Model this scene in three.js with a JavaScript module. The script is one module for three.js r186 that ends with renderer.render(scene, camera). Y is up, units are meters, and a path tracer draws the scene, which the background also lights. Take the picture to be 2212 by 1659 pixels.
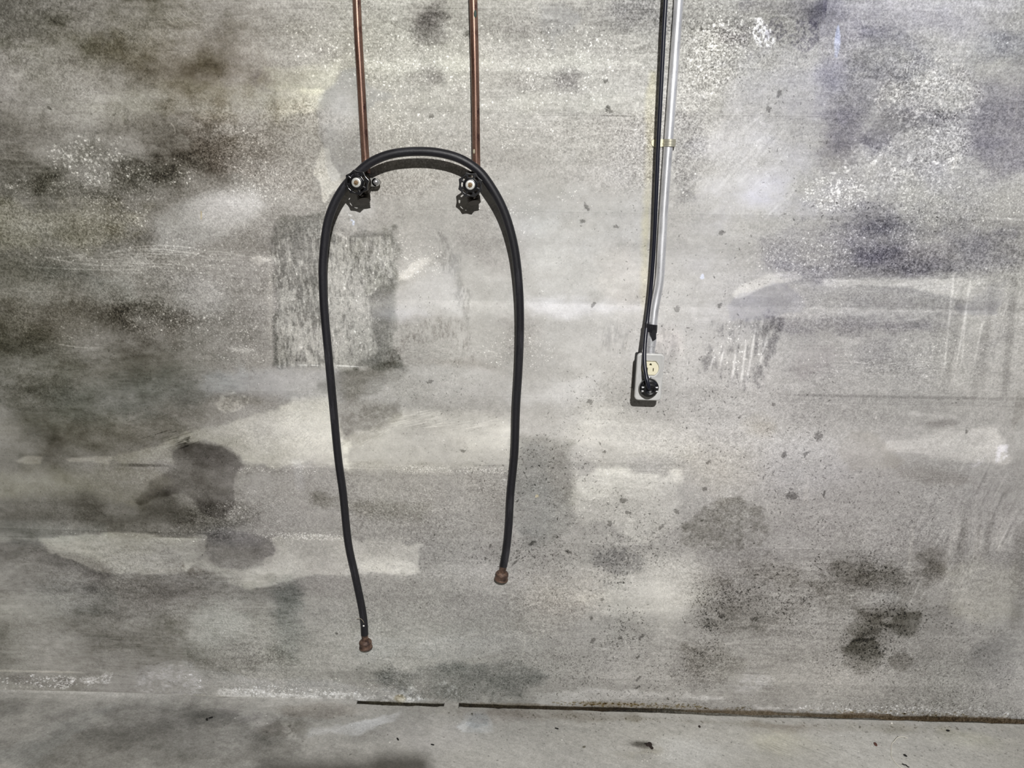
import * as THREE from 'three';
import { mergeGeometries, mergeVertices } from 'three/addons/utils/BufferGeometryUtils.js';
import { RoundedBoxGeometry } from 'three/addons/geometries/RoundedBoxGeometry.js';
import { RectAreaLightUniformsLib } from 'three/addons/lights/RectAreaLightUniformsLib.js';

// A stained board-formed concrete wall in a basement, y up, metres; the wall's face is z = 0 and the floor y = 0.
const scene = new THREE.Scene();
const renderer = new THREE.WebGLRenderer();
renderer.shadowMap.enabled = true;
renderer.toneMapping = THREE.LinearToneMapping;
renderer.toneMappingExposure = 0.84;
RectAreaLightUniformsLib.init();
scene.background = new THREE.Color(0x05060a);

// ------------------------------------------------------------------ camera
const camera = new THREE.PerspectiveCamera(53.38, 2212 / 1659, 0.004, 30);
camera.rotation.order = 'YXZ';
camera.position.set(0, 1.2405, 1.6);
camera.rotation.set(-0.261799, 0.018, 0.0155);
camera.updateMatrixWorld();
scene.add(camera);

// ------------------------------------------------------------------ lights: one bare bulb under the ceiling behind the camera, weak daylight from a window in the right-hand wall
const BULB = new THREE.Vector3(0.33, 2.54, 3.0);
const lampLight = new THREE.PointLight(new THREE.Color(1, 0.988, 0.965), 45);
lampLight.shadow.radius = 1.1;
const dayLight = new THREE.RectAreaLight(new THREE.Color(0.62, 0.72, 1.0), 1.4, 0.9, 0.6);

// ------------------------------------------------------------------ helpers
let seed = 7;
const rnd = () => { seed = (seed + 0x6d2b79f5) | 0; let t = Math.imul(seed ^ (seed >>> 15), 1 | seed); t = (t + Math.imul(t ^ (t >>> 7), 61 | t)) ^ t; return ((t ^ (t >>> 14)) >>> 0) / 4294967296; };
const rr = (a, b) => a + (b - a) * rnd();
const clamp = (v, a, b) => (v < a ? a : v > b ? b : v);
const V3 = (x, y, z) => new THREE.Vector3(x, y, z);
const used = new Map();
function numbered(name) {
  const n = used.get(name) ?? 0; used.set(name, n + 1);
  return n ? name + '_' + String(n).padStart(3, '0') : name;
}
function shadowed(m) { m.castShadow = true; m.receiveShadow = true; return m; }
function tag(o, label, category, group) { o.userData.label = label; o.userData.category = category; if (group) o.userData.group = group; return o; }
function thing(name, label, category, pos = [0, 0, 0], group) {
  const o = new THREE.Group(); o.name = numbered(name); o.position.set(...pos); scene.add(o);
  return tag(o, label, category, group);
}
function part(name, geo, mat, parent, label) {
  const m = shadowed(new THREE.Mesh(geo, mat)); m.name = name; parent.add(m);
  if (label) m.userData.label = label;
  return m;
}
function lone(name, geo, mat, label, category, group) {
  const m = shadowed(new THREE.Mesh(geo, mat)); m.name = numbered(name); scene.add(m);
  return tag(m, label, category, group);
}
function struct(name, geo, mat) { const m = shadowed(new THREE.Mesh(geo, mat)); m.name = name; m.userData.kind = 'structure'; scene.add(m); return m; }
const bare = (g) => { const h = g.index ? g.toNonIndexed() : g; for (const k of Object.keys(h.attributes)) if (!['position', 'normal', 'uv'].includes(k)) h.deleteAttribute(k); return h; };
const join = (...gs) => mergeGeometries(gs.map(bare));
function tube(points, r, n = 120, sides = 20, closed = false, tension = 0.5) {
  const c = new THREE.CatmullRomCurve3(points.map((p) => V3(...p)), closed, 'catmullrom', tension);
  return new THREE.TubeGeometry(c, n, r, sides, closed);
}
function rod(a, b, r0, r1 = r0, sides = 24, open = false) {
  const p = V3(...a), q = V3(...b), d = q.clone().sub(p);
  const g = new THREE.CylinderGeometry(r1, r0, d.length(), sides, 1, open);
  g.applyQuaternion(new THREE.Quaternion().setFromUnitVectors(V3(0, 1, 0), d.clone().normalize()));
  return g.translate(...p.add(q).multiplyScalar(0.5).toArray());
}
function lathe(profile, sides = 40) { return new THREE.LatheGeometry(profile.map(([r, y]) => new THREE.Vector2(Math.max(r, 1e-5), y)), sides); }
const toZ = (g) => g.rotateX(Math.PI / 2);                       // a shape built along y is turned to run along +z
function hexBar(r, h, bevel) {
  const s = new THREE.Shape();
  for (let i = 0; i < 6; i++) { const a = i * Math.PI / 3; i ? s.lineTo(r * Math.cos(a), r * Math.sin(a)) : s.moveTo(r, 0); }
  return new THREE.ExtrudeGeometry(s, { depth: h - 2 * bevel, bevelEnabled: true, bevelThickness: bevel, bevelSize: bevel, bevelOffset: -bevel, bevelSegments: 2 }).translate(0, 0, bevel);
}

// ------------------------------------------------------------------ noise: two tileable fields that every surface samples
const NS = 1024, NM = NS - 1;
function fbm(first, octaves, gain) {
  const out = new Float32Array(NS * NS);
  let amp = 1, cells = first;
  for (let o = 0; o < octaves; o++, cells *= 2, amp *= gain) {
    const g = new Float32Array(cells * cells).map(() => rnd() * 2 - 1), step = cells / NS;
    for (let y = 0; y < NS; y++) {
      const fy = y * step, y0 = fy | 0, ty = fy - y0, sy = ty * ty * (3 - 2 * ty), r0 = (y0 % cells) * cells, r1 = ((y0 + 1) % cells) * cells;
      for (let x = 0; x < NS; x++) {
        const fx = x * step, x0 = fx | 0, tx = fx - x0, sx = tx * tx * (3 - 2 * tx), c0 = x0 % cells, c1 = (x0 + 1) % cells;
        const a = g[r0 + c0] + (g[r0 + c1] - g[r0 + c0]) * sx, b = g[r1 + c0] + (g[r1 + c1] - g[r1 + c0]) * sx;
        out[y * NS + x] += amp * (a + (b - a) * sy);
      }
    }
  }
  let s = 0; for (const v of out) s += v * v;
  s = 1 / Math.sqrt(s / out.length);
  for (let i = 0; i < out.length; i++) out[i] *= s;
  return out;
}
const FB = fbm(8, 7, 0.58);                                      // cloudy, all scales
const GR = fbm(256, 3, 0.75);                                    // grain of one to four samples
function sm(N, x, y) {
  const fx = Math.floor(x), fy = Math.floor(y), tx = x - fx, ty = y - fy, x0 = fx & NM, x1 = (fx + 1) & NM, r0 = (fy & NM) << 10, r1 = ((fy + 1) & NM) << 10;
  const a = N[r0 + x0] + (N[r0 + x1] - N[r0 + x0]) * tx, b = N[r1 + x0] + (N[r1 + x1] - N[r1 + x0]) * tx;
  return a + (b - a) * ty;
}

// ------------------------------------------------------------------ a sheet of concrete: tone, warmth, magenta, grain and relief, painted with stains in metres
class Sheet {
  constructor(x0, y0, w, h, cell) {
    Object.assign(this, { x0, y0, cell, W: w, H: h });
    for (const k of ['L', 'A', 'M', 'G', 'Z']) this[k] = new Float32Array(w * h);
  }
  each(xa, ya, xb, yb, f) {
    const c = this.cell, i0 = Math.max(0, Math.floor((xa - this.x0) / c)), i1 = Math.min(this.W - 1, Math.ceil((xb - this.x0) / c));
    const j0 = Math.max(0, Math.floor((ya - this.y0) / c)), j1 = Math.min(this.H - 1, Math.ceil((yb - this.y0) / c));
    for (let j = j0; j <= j1; j++) { const y = this.y0 + (j + 0.5) * c; for (let i = i0; i <= i1; i++) f(j * this.W + i, this.x0 + (i + 0.5) * c, y); }
  }
  // soft and warp are in millimetres; signed distance below zero is inside
  put(box, sd, dL, soft, warp, o) {
    const s = soft / 1000, w = warp / 1000, m = s + w * 2.2, { warm = 0, mag = 0, grain = 0, rise = 0, mottle = 0, mx = 700, my = 700 } = o, f = o.wf ?? 350;
    this.each(box[0] - m, box[1] - m, box[2] + m, box[3] + m, (k, x, y) => {
      let d = sd(x, y);
      if (d > m) return;
      if (w) d += w * (0.7 * sm(FB, x * f + 91, y * f * 1.6 + 13) + 0.5 * sm(FB, x * f * 4 + 7, y * f * 6 + 3) + 0.25 * sm(FB, x * f * 13, y * f * 15 + 210));
      let t = clamp((s - d) / (2 * s), 0, 1); t = t * t * (3 - 2 * t);
      if (!t) return;
      if (mottle) t *= clamp(0.5 + mottle * (0.7 * sm(GR, x * mx * 0.6 + 300, y * my * 0.6 + 100) + 0.45 * sm(FB, x * mx * 1.3, y * my * 1.3)), 0, 1);
      else t *= clamp(0.9 + 0.22 * sm(FB, x * 260 + 40, y * 760 + 20) + 0.16 * sm(FB, x * 1100, y * 1500 + 90), 0, 1.35);
      this.L[k] += dL * 1.28 * t; this.A[k] += warm * t; this.M[k] += mag * t; this.G[k] += grain * t; this.Z[k] += rise * t;
    });
  }
  blob(cx, cy, rx, ry, rot, dL, soft, warp, o = {}) {
    const c = Math.cos(rot), s = Math.sin(rot), R = Math.min(rx, ry), e = Math.max(rx, ry);
    this.put([cx - e, cy - e, cx + e, cy + e], (x, y) => { const u = (x - cx) * c + (y - cy) * s, v = (y - cy) * c - (x - cx) * s; return (Math.hypot(u / rx, v / ry) - 1) * R; }, dL, soft, warp, o);
  }
  static inside(p, x, y) {                                       // signed distance to a polygon
    let d = 1e9, s = 1;
    for (let i = 0, j = p.length - 1; i < p.length; j = i++) {
      const ex = p[j][0] - p[i][0], ey = p[j][1] - p[i][1], wx = x - p[i][0], wy = y - p[i][1];
      const t = clamp((wx * ex + wy * ey) / (ex * ex + ey * ey), 0, 1), bx = wx - ex * t, by = wy - ey * t;
      d = Math.min(d, bx * bx + by * by);
      const a = y >= p[i][1], b = y < p[j][1], c = ex * wy > ey * wx;
      if ((a && b && c) || (!a && !b && !c)) s = -s;
    }
    return s * Math.sqrt(d);
  }
  static box(p) { const xs = p.map((q) => q[0]), ys = p.map((q) => q[1]); return [Math.min(...xs), Math.min(...ys), Math.max(...xs), Math.max(...ys)]; }
  poly(p, dL, soft, warp, o = {}) { this.put(Sheet.box(p), (x, y) => Sheet.inside(p, x, y), dL, soft, warp, o); }
  // one small mark: an ellipse with a ragged rim
  mark(x, y, a, b, ang, dL, rise = 0, warm = 0) {
    const c = Math.cos(ang), s = Math.sin(ang), R = Math.max(a, b) * 1.5, px = rnd() * 900, k0 = this.cell;
    this.each(x - R, y - R, x + R, y + R, (k, X, Y) => {
      const u = ((X - x) * c + (Y - y) * s) / a, v = ((Y - y) * c - (X - x) * s) / b;
      const d = Math.hypot(u, v) + (a > 2 * k0 ? 0.28 * sm(GR, X * 900 + px, Y * 900) : 0), t = clamp((1.25 - d) * 2, 0, 1);
      if (t) { this.L[k] += dL * t; this.Z[k] += rise * t; this.A[k] += warm * t; }
    });
  }
  // n small marks in an ellipse, denser towards its middle and in clumps; sizes in millimetres
  specks(cx, cy, rx, ry, n, dL, s0, s1, o = {}) {
    const { asp = 1.5, ang = 0, spread = 3.14, clump = 0.6, rise = 0, warm = 0, flat = 0.5, many = 1.45 } = o;
    for (let i = 0; i < n * many; i++) {
      const r = Math.pow(rnd(), flat) * 1.12, a = rnd() * 6.283, x = cx + rx * r * Math.cos(a), y = cy + ry * r * Math.sin(a);
      if (0.7 * sm(FB, x * 420, y * 420 + 500) + 0.6 * sm(FB, x * 1300 + 70, y * 1300) < (rnd() - 0.5) * 3 * clump - 0.2 + Math.pow(r, 4) * 1.6) continue;
      const q = Math.pow(rnd(), 2.8), w = (s0 + (s1 - s0) * q) / 2000;
      this.mark(x, y, w * Math.sqrt(asp * rr(0.6, 1.3)), w / Math.sqrt(asp), ang + (rnd() - 0.5) * spread, dL * rr(0.55, 1.15), rise, warm);
    }
  }
  // a soft line with a broken edge; widths in millimetres
  line(x0, y0, x1, y1, w0, w1, dL, o = {}) {
    const { bend = 0, broken = 0, rise = 0, warm = 0, f = 500 } = o, L = Math.hypot(x1 - x0, y1 - y0), ux = (x1 - x0) / L, uy = (y1 - y0) / L, m = Math.max(w0, w1) / 500 + Math.abs(bend) + 0.004;
    this.each(Math.min(x0, x1) - m, Math.min(y0, y1) - m, Math.max(x0, x1) + m, Math.max(y0, y1) + m, (k, x, y) => {
      const t = ((x - x0) * ux + (y - y0) * uy) / L;
      if (t < 0 || t > 1) return;
      let v = (y - y0) * ux - (x - x0) * uy - bend * 4 * t * (1 - t);
      v += 0.0012 * sm(FB, t * L * 300 + dL * 7, x0 * 900);
      const w = (w0 + (w1 - w0) * t) / 2000, q = clamp(1.5 - Math.abs(v) / w, 0, 1);
      if (!q) return;
      const e = Math.min(1, 6 * t + 0.3, 6 * (1 - t) + 0.3) * (broken ? clamp(0.6 + broken * sm(FB, x * f, y * f + 77), 0, 1) : 1);
      this.L[k] += dL * q * e; this.Z[k] += rise * q * e; this.A[k] += warm * q * e;
    });
  }
  // trowel or brush marks: short strokes along (dx, dy) scattered in an ellipse
  strokes(cx, cy, rx, ry, ang, n, len, w, dL, o = {}) {
    const { bend = 0, jitter = 0.2 } = o;
    for (let i = 0; i < n; i++) {
      const r = Math.sqrt(rnd()), a = rnd() * 6.283, x = cx + rx * r * Math.cos(a), y = cy + ry * r * Math.sin(a), l = len * rr(0.4, 1.2) / 2, g = ang + (rnd() - 0.5) * jitter;
      this.line(x - l * Math.cos(g), y - l * Math.sin(g), x + l * Math.cos(g), y + l * Math.sin(g), w * 0.6, w, dL * rr(0.4, 1.2), { bend: bend * rr(0.5, 1.3), broken: 0.6, f: 900 });
    }
  }
  textures(nx, ny, tint = [0, 0, 0]) {                           // the sheet cut in nx * ny tiles of colour and relief
    const w = this.W / nx, h = this.H / ny, out = [];
    for (let ty = 0; ty < ny; ty++) for (let tx = 0; tx < nx; tx++) {
      const c = new Uint8Array(w * h * 4), z = new Uint8Array(w * h);
      for (let j = 0; j < h; j++) for (let i = 0; i < w; i++) {
        const k = (ty * h + j) * this.W + tx * w + i, o = (j * w + i) * 4, X = tx * w + i, Y = ty * h + j;
        const g = 0.95 * GR[((Y & NM) << 10) + (X & NM)] + 0.4 * sm(GR, X * 0.43 + 200, Y * 0.5 + 31), G = Math.max(this.G[k], 3);
        const L = this.L[k] + G * g, A = 5.5 + (this.A[k] - 9) * 0.42, M = -0.6 + this.M[k] * 0.36;
        c[o] = clamp(L + A * 0.45 + M * 0.5 + tint[0], 6, 250); c[o + 1] = clamp(L + A * 0.12 - M * 0.5 + tint[1], 6, 250); c[o + 2] = clamp(L - A * 0.75 + M * 0.6 + tint[2], 6, 250); c[o + 3] = 255;
        z[j * w + i] = clamp(128 + this.Z[k] * 40 + G * g * 0.9, 0, 255);
      }
      const map = new THREE.DataTexture(c, w, h), bump = new THREE.DataTexture(z, w, h, THREE.RedFormat);
      map.colorSpace = THREE.SRGBColorSpace;
      for (const t of [map, bump]) { t.magFilter = THREE.LinearFilter; t.minFilter = THREE.LinearMipmapLinearFilter; t.generateMipmaps = true; t.wrapS = t.wrapT = THREE.ClampToEdgeWrapping; t.needsUpdate = true; }
      out.push([map, bump]);
    }
    return out;
  }
}

// ------------------------------------------------------------------ the wall's concrete
const SEAMS = [-0.3, -0.1, 0.09, 0.25, 0.445, 0.627, 0.79, 0.999, 1.185, 1.377, 1.567, 1.76, 1.95, 2.14, 2.33, 2.52, 2.71, 2.9];   // edges of the form boards
const TONES = [0, -4, 2, -3, 4, 1, 5, -5, 3, 2, 6, 0, 3, -2, 4, 0, 2, 0];
const LIFT = [0, 0.2, -0.3, 0.2, -0.2, 0.35, -0.25, 0.1, -0.3, 0.3, -0.1, 0.2, 0, 0.2, -0.2, 0.1, 0, 0];
function boards(s, base) {
  s.each(s.x0, s.y0, s.x0 + s.W * s.cell, s.y0 + s.H * s.cell, (k, x, y) => {
    const yy = y - 0.004 * sm(FB, x * 30, 5) + x * 0.002;
    let b = 0; while (b < SEAMS.length - 2 && yy > SEAMS[b + 1]) b++;
    const e = Math.min(yy - SEAMS[b], SEAMS[b + 1] - yy);
    let t = clamp(e / 0.006, 0, 1);
    const wood = sm(FB, x * 45 + b * 57, y * 1500 + 9 * sm(FB, x * 60, y * 60)), cloud = sm(FB, x * 130 + 400, y * 190), mid = sm(FB, x * 520, y * 620 + 300), slow = sm(FB, x * 40 + 11, y * 90 + 611);
    s.L[k] = base + TONES[b] + 4.5 * wood + 5 * cloud + 5.5 * mid + 5 * slow;
    s.L[k] += 4.2 * sm(GR, x * 115 + 40, y * 820 + 9) * clamp(0.45 + 0.8 * sm(FB, x * 180 + 60, y * 260 + 99), 0, 1.4) + 3 * sm(GR, x * 330 + 7, y * 420 + 80);
    const pit = sm(GR, x * 1250 + 3, y * 1250 + 500), chalk = sm(GR, x * 1050 + 640, y * 1150);
    if (pit > 1.75) { const q = Math.min(1, (pit - 1.75) * 2.5); s.L[k] -= 30 * q; s.Z[k] -= 0.4 * q; }
    if (chalk > 1.9) s.L[k] += 24 * Math.min(1, (chalk - 1.9) * 2.5);
    s.A[k] = 9 + 2.5 * sm(FB, x * 100 + 700, y * 140); s.M[k] = 2 + 2 * sm(FB, x * 120 + 5, y * 120 + 450);
    s.G[k] = 9.5 + 3.5 * sm(FB, x * 210, y * 320 + 40);
    s.Z[k] = LIFT[b] * t + 0.12 * wood + 0.25 * mid + 0.25 * cloud;
    if (e < 0.0016) { const q = clamp(0.4 + 0.8 * sm(FB, x * 160, b * 91), 0, 1); s.L[k] += 10 * q * (b & 1 ? 1 : -0.8); s.Z[k] += 0.4 * q; }
  });
}
const CELL = 0.00065, NEAR = { x0: -1.3312, y0: -0.0208, w: 4096, h: 2560 };
const wall = new Sheet(NEAR.x0, NEAR.y0, NEAR.w, NEAR.h, CELL);
boards(wall, 164);
// broad soft areas of darker, lighter and tinted tone
function broad(s) {
  s.blob(-1.0222, 1.2688, 0.4205, 0.725, 0, -39, 240, 40, { warm: 4, mag: -2 });
  s.blob(-1.0584, 0.3746, 0.4615, 0.5032, 0, -17, 200, 50, { warm: 3, mag: -1 });
  s.blob(-0.8086, 0.8677, 0.426, 0.3398, 0, -10, 160, 50, { warm: 2 });
  s.blob(0.1821, 1.0838, 0.3252, 0.3137, 0.4, 12, 190, 40, { warm: -4, mag: 0, grain: -2 });
  s.blob(0.225, 0.6353, 0.4102, 0.3065, 0, 10, 170, 50, { warm: 1 });
  s.blob(0.8335, 1.45, 0.336, 0.2836, 0, 2, 220, 50, { warm: -12, mag: 4 });
  s.blob(0.7881, 1.037, 0.3133, 0.1726, 0, -10, 140, 40, { warm: -7, mag: 2 });
  s.blob(0.8254, 0.354, 0.3585, 0.3076, 0, -12, 160, 50, { warm: 1 });
  s.blob(-0.2251, 1.4455, 0.2546, 0.1269, 0, -2, 120, 40, { warm: 4, mag: -4 });
  s.blob(-0.3034, 0.1498, 0.368, 0.1015, 0, -6, 80, 30, { warm: -1, mag: -3 });
  s.blob(0.4784, 1.6089, 0.6941, 0.2375, 0, -9, 220, 40, { warm: -2 });  // darker tone offsets the bulb's stronger light near the top
}
broad(wall);
// upper left
wall.poly([[-1.0789, 1.6095], [-0.8829, 1.5953], [-0.9385, 1.521], [-1.0169, 1.4868], [-1.1028, 1.4689]], -40, 25, 16, { warm: 2, mag: -4, grain: 4 });  // corner tone darkened to paint in lens vignetting
wall.blob(-0.9983, 1.4276, 0.1116, 0.0515, -0.5, -13.2, 40, 25, { warm: 4, mag: -6, grain: 3 });
wall.blob(-0.7385, 1.5191, 0.0864, 0.0332, 0.3, -18, 28, 22, { warm: 8, mag: -3 });
wall.blob(-0.7748, 1.4389, 0.1754, 0.0469, -0.2, -13.2, 40, 26, { warm: 8 });
wall.blob(-0.5998, 1.441, 0.1286, 0.0595, 0, -9.6, 55, 25, { warm: 4, mag: 3, grain: -3 });
wall.poly([[-0.9918, 1.4702], [-0.9347, 1.4835], [-0.8644, 1.5301], [-0.8401, 1.5428], [-0.8585, 1.5053], [-0.929, 1.4583], [-0.9811, 1.4492]], 16, 14, 12, { warm: -3 });
wall.blob(-0.9679, 1.3805, 0.0843, 0.0392, 0.5, 14, 30, 20, { warm: -4 });
wall.poly([[-0.8919, 1.3901], [-0.7786, 1.4046], [-0.6392, 1.4106], [-0.4646, 1.4042], [-0.4095, 1.4006], [-0.4203, 1.3702], [-0.5414, 1.3599], [-0.7086, 1.3638], [-0.8797, 1.3405]], 20, 14, 14, { warm: 1, mag: -4, grain: 2 });
wall.poly([[-0.5347, 1.4545], [-0.3747, 1.4606], [-0.377, 1.4096], [-0.4186, 1.4039], [-0.5381, 1.4059]], 16, 8, 8, { warm: 5, mag: -4 });
wall.poly([[-0.5013, 1.4055], [-0.4094, 1.404], [-0.4204, 1.3676], [-0.4947, 1.3649]], 12, 6, 6, { warm: 6 });
wall.blob(-0.5293, 1.4265, 0.0202, 0.0171, 0, -14.4, 9, 5, { mag: 4, warm: -3 });
wall.blob(-0.7796, 1.3959, 0.3906, 0.2597, 0, -9, 150, 40, { warm: 4 });
wall.blob(-1.0181, 1.2959, 0.1046, 0.0539, 0.2, -14.4, 40, 24, { warm: 3 });
wall.blob(-0.8217, 1.3386, 0.0658, 0.0371, 0.4, -18, 22, 18, { warm: 3, grain: 3 });
wall.blob(-0.7612, 1.3084, 0.1038, 0.041, 0.5, -14.4, 30, 22, { warm: 2, mag: 2 });
wall.poly([[-0.974, 1.3055], [-0.8817, 1.3245], [-0.7641, 1.2815], [-0.6719, 1.2558], [-0.6844, 1.2238], [-0.7739, 1.1902], [-0.898, 1.1975], [-0.9866, 1.2512]], -19.2, 22, 18, { warm: 0, mag: -2, grain: 9 });
wall.blob(-1.0098, 1.2235, 0.1059, 0.0368, 0, -19.2, 26, 16, { warm: 1, mag: -2, grain: 5 });
wall.poly([[-1.1512, 1.1843], [-0.9002, 1.1808], [-0.7755, 1.1753], [-0.7907, 1.1244], [-0.9015, 1.094], [-1.1681, 1.0847]], 16, 18, 14, { warm: 9, mag: -3, grain: 5 });
wall.blob(-0.8409, 1.1518, 0.0349, 0.032, 0, -13.2, 16, 12, { warm: 4, grain: 6 });
wall.poly([[-0.7886, 1.1433], [-0.7057, 1.2005], [-0.6371, 1.2199], [-0.5661, 1.2137], [-0.53, 1.1847], [-0.5565, 1.147], [-0.6475, 1.0982], [-0.7185, 1.0683], [-0.7851, 1.0864]], 33, 18, 10, { warm: -8, mag: -1, grain: -4 });
wall.blob(-0.6066, 1.1835, 0.0768, 0.0334, 0.2, 30, 26, 8, { warm: -5, mag: 2, grain: -2 });
wall.blob(-0.6517, 1.2697, 0.1136, 0.0451, 0.2, -12, 40, 20, { warm: 3, mag: 3 });
wall.poly([[-0.7007, 1.349], [-0.6155, 1.3633], [-0.4114, 1.3616], [-0.4245, 1.2864], [-0.4191, 1.2049], [-0.5258, 1.1755], [-0.5513, 1.2212], [-0.6694, 1.2829]], 2, 26, 18, { warm: 4, mag: 2, grain: 8 });
// smooth trowelled patch under the left pipe
wall.poly([[-0.3755, 1.4437], [-0.3434, 1.4483], [-0.317, 1.4189], [-0.2716, 1.4067], [-0.2537, 1.3897], [-0.3187, 1.3672], [-0.3298, 1.3144], [-0.322, 1.2699], [-0.3606, 1.2423], [-0.4068, 1.2234], [-0.4147, 1.2955], [-0.4272, 1.3614], [-0.4194, 1.3876]], -7, 3, 6, { warm: -10, mag: 0, grain: -5, rise: -0.25 });
wall.blob(-0.379, 1.362, 0.0333, 0.0523, -0.3, 17, 18, 8, { warm: -6, mag: 1 });
wall.poly([[-0.4202, 1.2972], [-0.4036, 1.2912], [-0.4009, 1.2688], [-0.3797, 1.2375], [-0.3689, 1.224], [-0.4051, 1.2005], [-0.42, 1.1864], [-0.44, 1.2411], [-0.4308, 1.2729]], 36, 3, 6, { warm: 4, mag: -2 });
wall.blob(-0.3536, 1.1782, 0.0401, 0.0371, 0, 16, 18, 9, { warm: -4, grain: -3 });
// top middle
wall.blob(-0.2014, 1.5209, 0.0233, 0.0165, 0.4, -40, 13, 12, { mag: 4, warm: -3, grain: 5 });
wall.blob(-0.2181, 1.5421, 0.0161, 0.0114, 0, -18, 12, 8, { mag: 4 });
wall.blob(-0.1981, 1.4272, 0.0237, 0.0187, -0.5, -34, 13, 11, { mag: 5, warm: -3, grain: 5 });
wall.blob(-0.2318, 1.4285, 0.0146, 0.0102, 0, -20, 9, 8, { mag: 4, grain: 4 });
wall.blob(0.0763, 1.4255, 0.0272, 0.0204, -0.4, -30, 15, 12, { mag: 4, warm: -3, grain: 5 });
wall.blob(-0.4168, 1.4753, 0.0273, 0.0117, 0, -22, 12, 9, { mag: 4, warm: -2, grain: 4 });
wall.blob(-0.0297, 1.4208, 0.0545, 0.0136, 0, -16, 14, 9, { mag: 3, grain: 4 });
wall.blob(-0.0269, 1.5212, 0.0402, 0.0115, 0, -14, 14, 9, { mag: 3, grain: 3 });
wall.poly([[-0.3246, 1.4629], [-0.1343, 1.4618], [0.0459, 1.4723], [0.2162, 1.476], [0.2266, 1.451], [0.0286, 1.4469], [-0.1162, 1.4469], [-0.2253, 1.4371], [-0.3253, 1.4443]], 19, 8, 7, { warm: 1, mag: -2 });
wall.poly([[-0.2902, 1.3978], [-0.1344, 1.3938], [0.0934, 1.4027], [0.23, 1.3959], [0.2314, 1.3727], [-0.1345, 1.3714], [-0.2908, 1.3745]], 10, 12, 9, { warm: 2, mag: -2 });
wall.poly([[0.0122, 1.564], [0.0696, 1.5687], [0.0989, 1.5406], [0.0803, 1.5158], [0.0493, 1.5072], [0.0411, 1.4823], [0.0268, 1.5152], [0.013, 1.5315]], -6, 7, 8, { warm: -8, grain: -5, rise: -0.2 });
wall.blob(0.1586, 1.5534, 0.0795, 0.0178, 0, -18, 20, 14, { mag: 2, warm: -5, grain: 6 });
wall.poly([[-0.4485, 1.362], [-0.0885, 1.365], [0.2504, 1.3609], [0.2585, 1.2335], [0.1006, 1.2129], [-0.0129, 1.2475], [-0.0877, 1.2373], [-0.2009, 1.2082], [-0.3244, 1.1971], [-0.3401, 1.2876]], -6, 22, 16, { warm: 4, mag: 2, grain: 9 });
wall.blob(0.2184, 1.2822, 0.0508, 0.0534, 0, 2, 26, 15, { warm: -3, grain: 4 });
// between hose and cord
wall.poly([[-0.0357, 1.2108], [0.0336, 1.2572], [0.1349, 1.2855], [0.241, 1.215], [0.2476, 1.0273], [0.1476, 0.9963], [0.0306, 1.0039], [-0.0057, 1.1185]], 8, 30, 20, { warm: -4, mag: 0, grain: -4 });
wall.blob(-0.0066, 1.167, 0.0427, 0.0241, 0, 16, 18, 6, { warm: -8, mag: -2, grain: -3 });
wall.poly([[0.0017, 0.9916], [0.1086, 0.9975], [0.2542, 0.9982], [0.2561, 0.9668], [0.11, 0.9601], [0.012, 0.9642]], 10, 14, 9, { warm: -7, mag: 2, grain: -2 });
wall.blob(-0.0163, 0.9037, 0.0594, 0.0606, 0, -12, 24, 16, { warm: 3, mag: 2, grain: 6 });
wall.blob(0.2037, 1.0362, 0.0482, 0.0579, 0.3, 0, 26, 10, { warm: 7, mag: 2 });
wall.poly([[0.2284, 1.451], [0.2446, 1.4512], [0.2483, 1.2782], [0.2474, 1.1414], [0.2527, 0.9589], [0.241, 0.9586], [0.2333, 1.1875], [0.2326, 1.3222]], 0, 7, 4, { warm: 30, mag: -6 });
wall.blob(0.1906, 0.9128, 0.0354, 0.0402, 0, -20, 14, 9, { mottle: 0.6, my: 260, mx: 900, warm: -3 });
wall.blob(0.2845, 0.9045, 0.0334, 0.0453, 0, -22, 12, 9, { mottle: 0.6, my: 260, mx: 900, warm: -3 });
wall.blob(0.2989, 0.9098, 0.0392, 0.0361, 0, 4, 16, 9, { warm: 5, mag: 3 });
// the flaked patch behind the hose
wall.poly([[-0.5289, 1.1568], [-0.4205, 1.1772], [-0.385, 1.1121], [-0.3265, 1.132], [-0.2685, 1.1517], [-0.2606, 1.0762], [-0.2819, 0.9982], [-0.2656, 0.8477], [-0.3563, 0.8407], [-0.5499, 0.8419]], -24, 6, 9, { warm: -2, mag: -3, grain: 3 });
wall.poly([[-0.3265, 1.132], [-0.2778, 1.1608], [-0.2654, 1.0761], [-0.2619, 1.0182], [-0.3114, 0.9977], [-0.3415, 0.9774], [-0.3672, 1.0743]], -12, 12, 10, { warm: 2, mag: -2, grain: 3, mottle: 0.6 });
wall.poly([[-0.5321, 1.1097], [-0.431, 1.1584], [-0.3657, 1.1125], [-0.2785, 1.1328], [-0.2712, 1.0374], [-0.331, 0.9973], [-0.315, 0.8775], [-0.3765, 0.8403], [-0.5378, 0.8422]], 38, 4, 7, { mottle: 0.62, mx: 1300, my: 420, warm: 2 });
wall.poly([[-0.5308, 1.1286], [-0.4305, 1.1677], [-0.2785, 1.1328], [-0.2712, 1.0374], [-0.3058, 0.8469], [-0.5499, 0.8419]], -12, 5, 6, { mottle: 0.8, mx: 1500, my: 400, warm: -2, wf: 500 });
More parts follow.
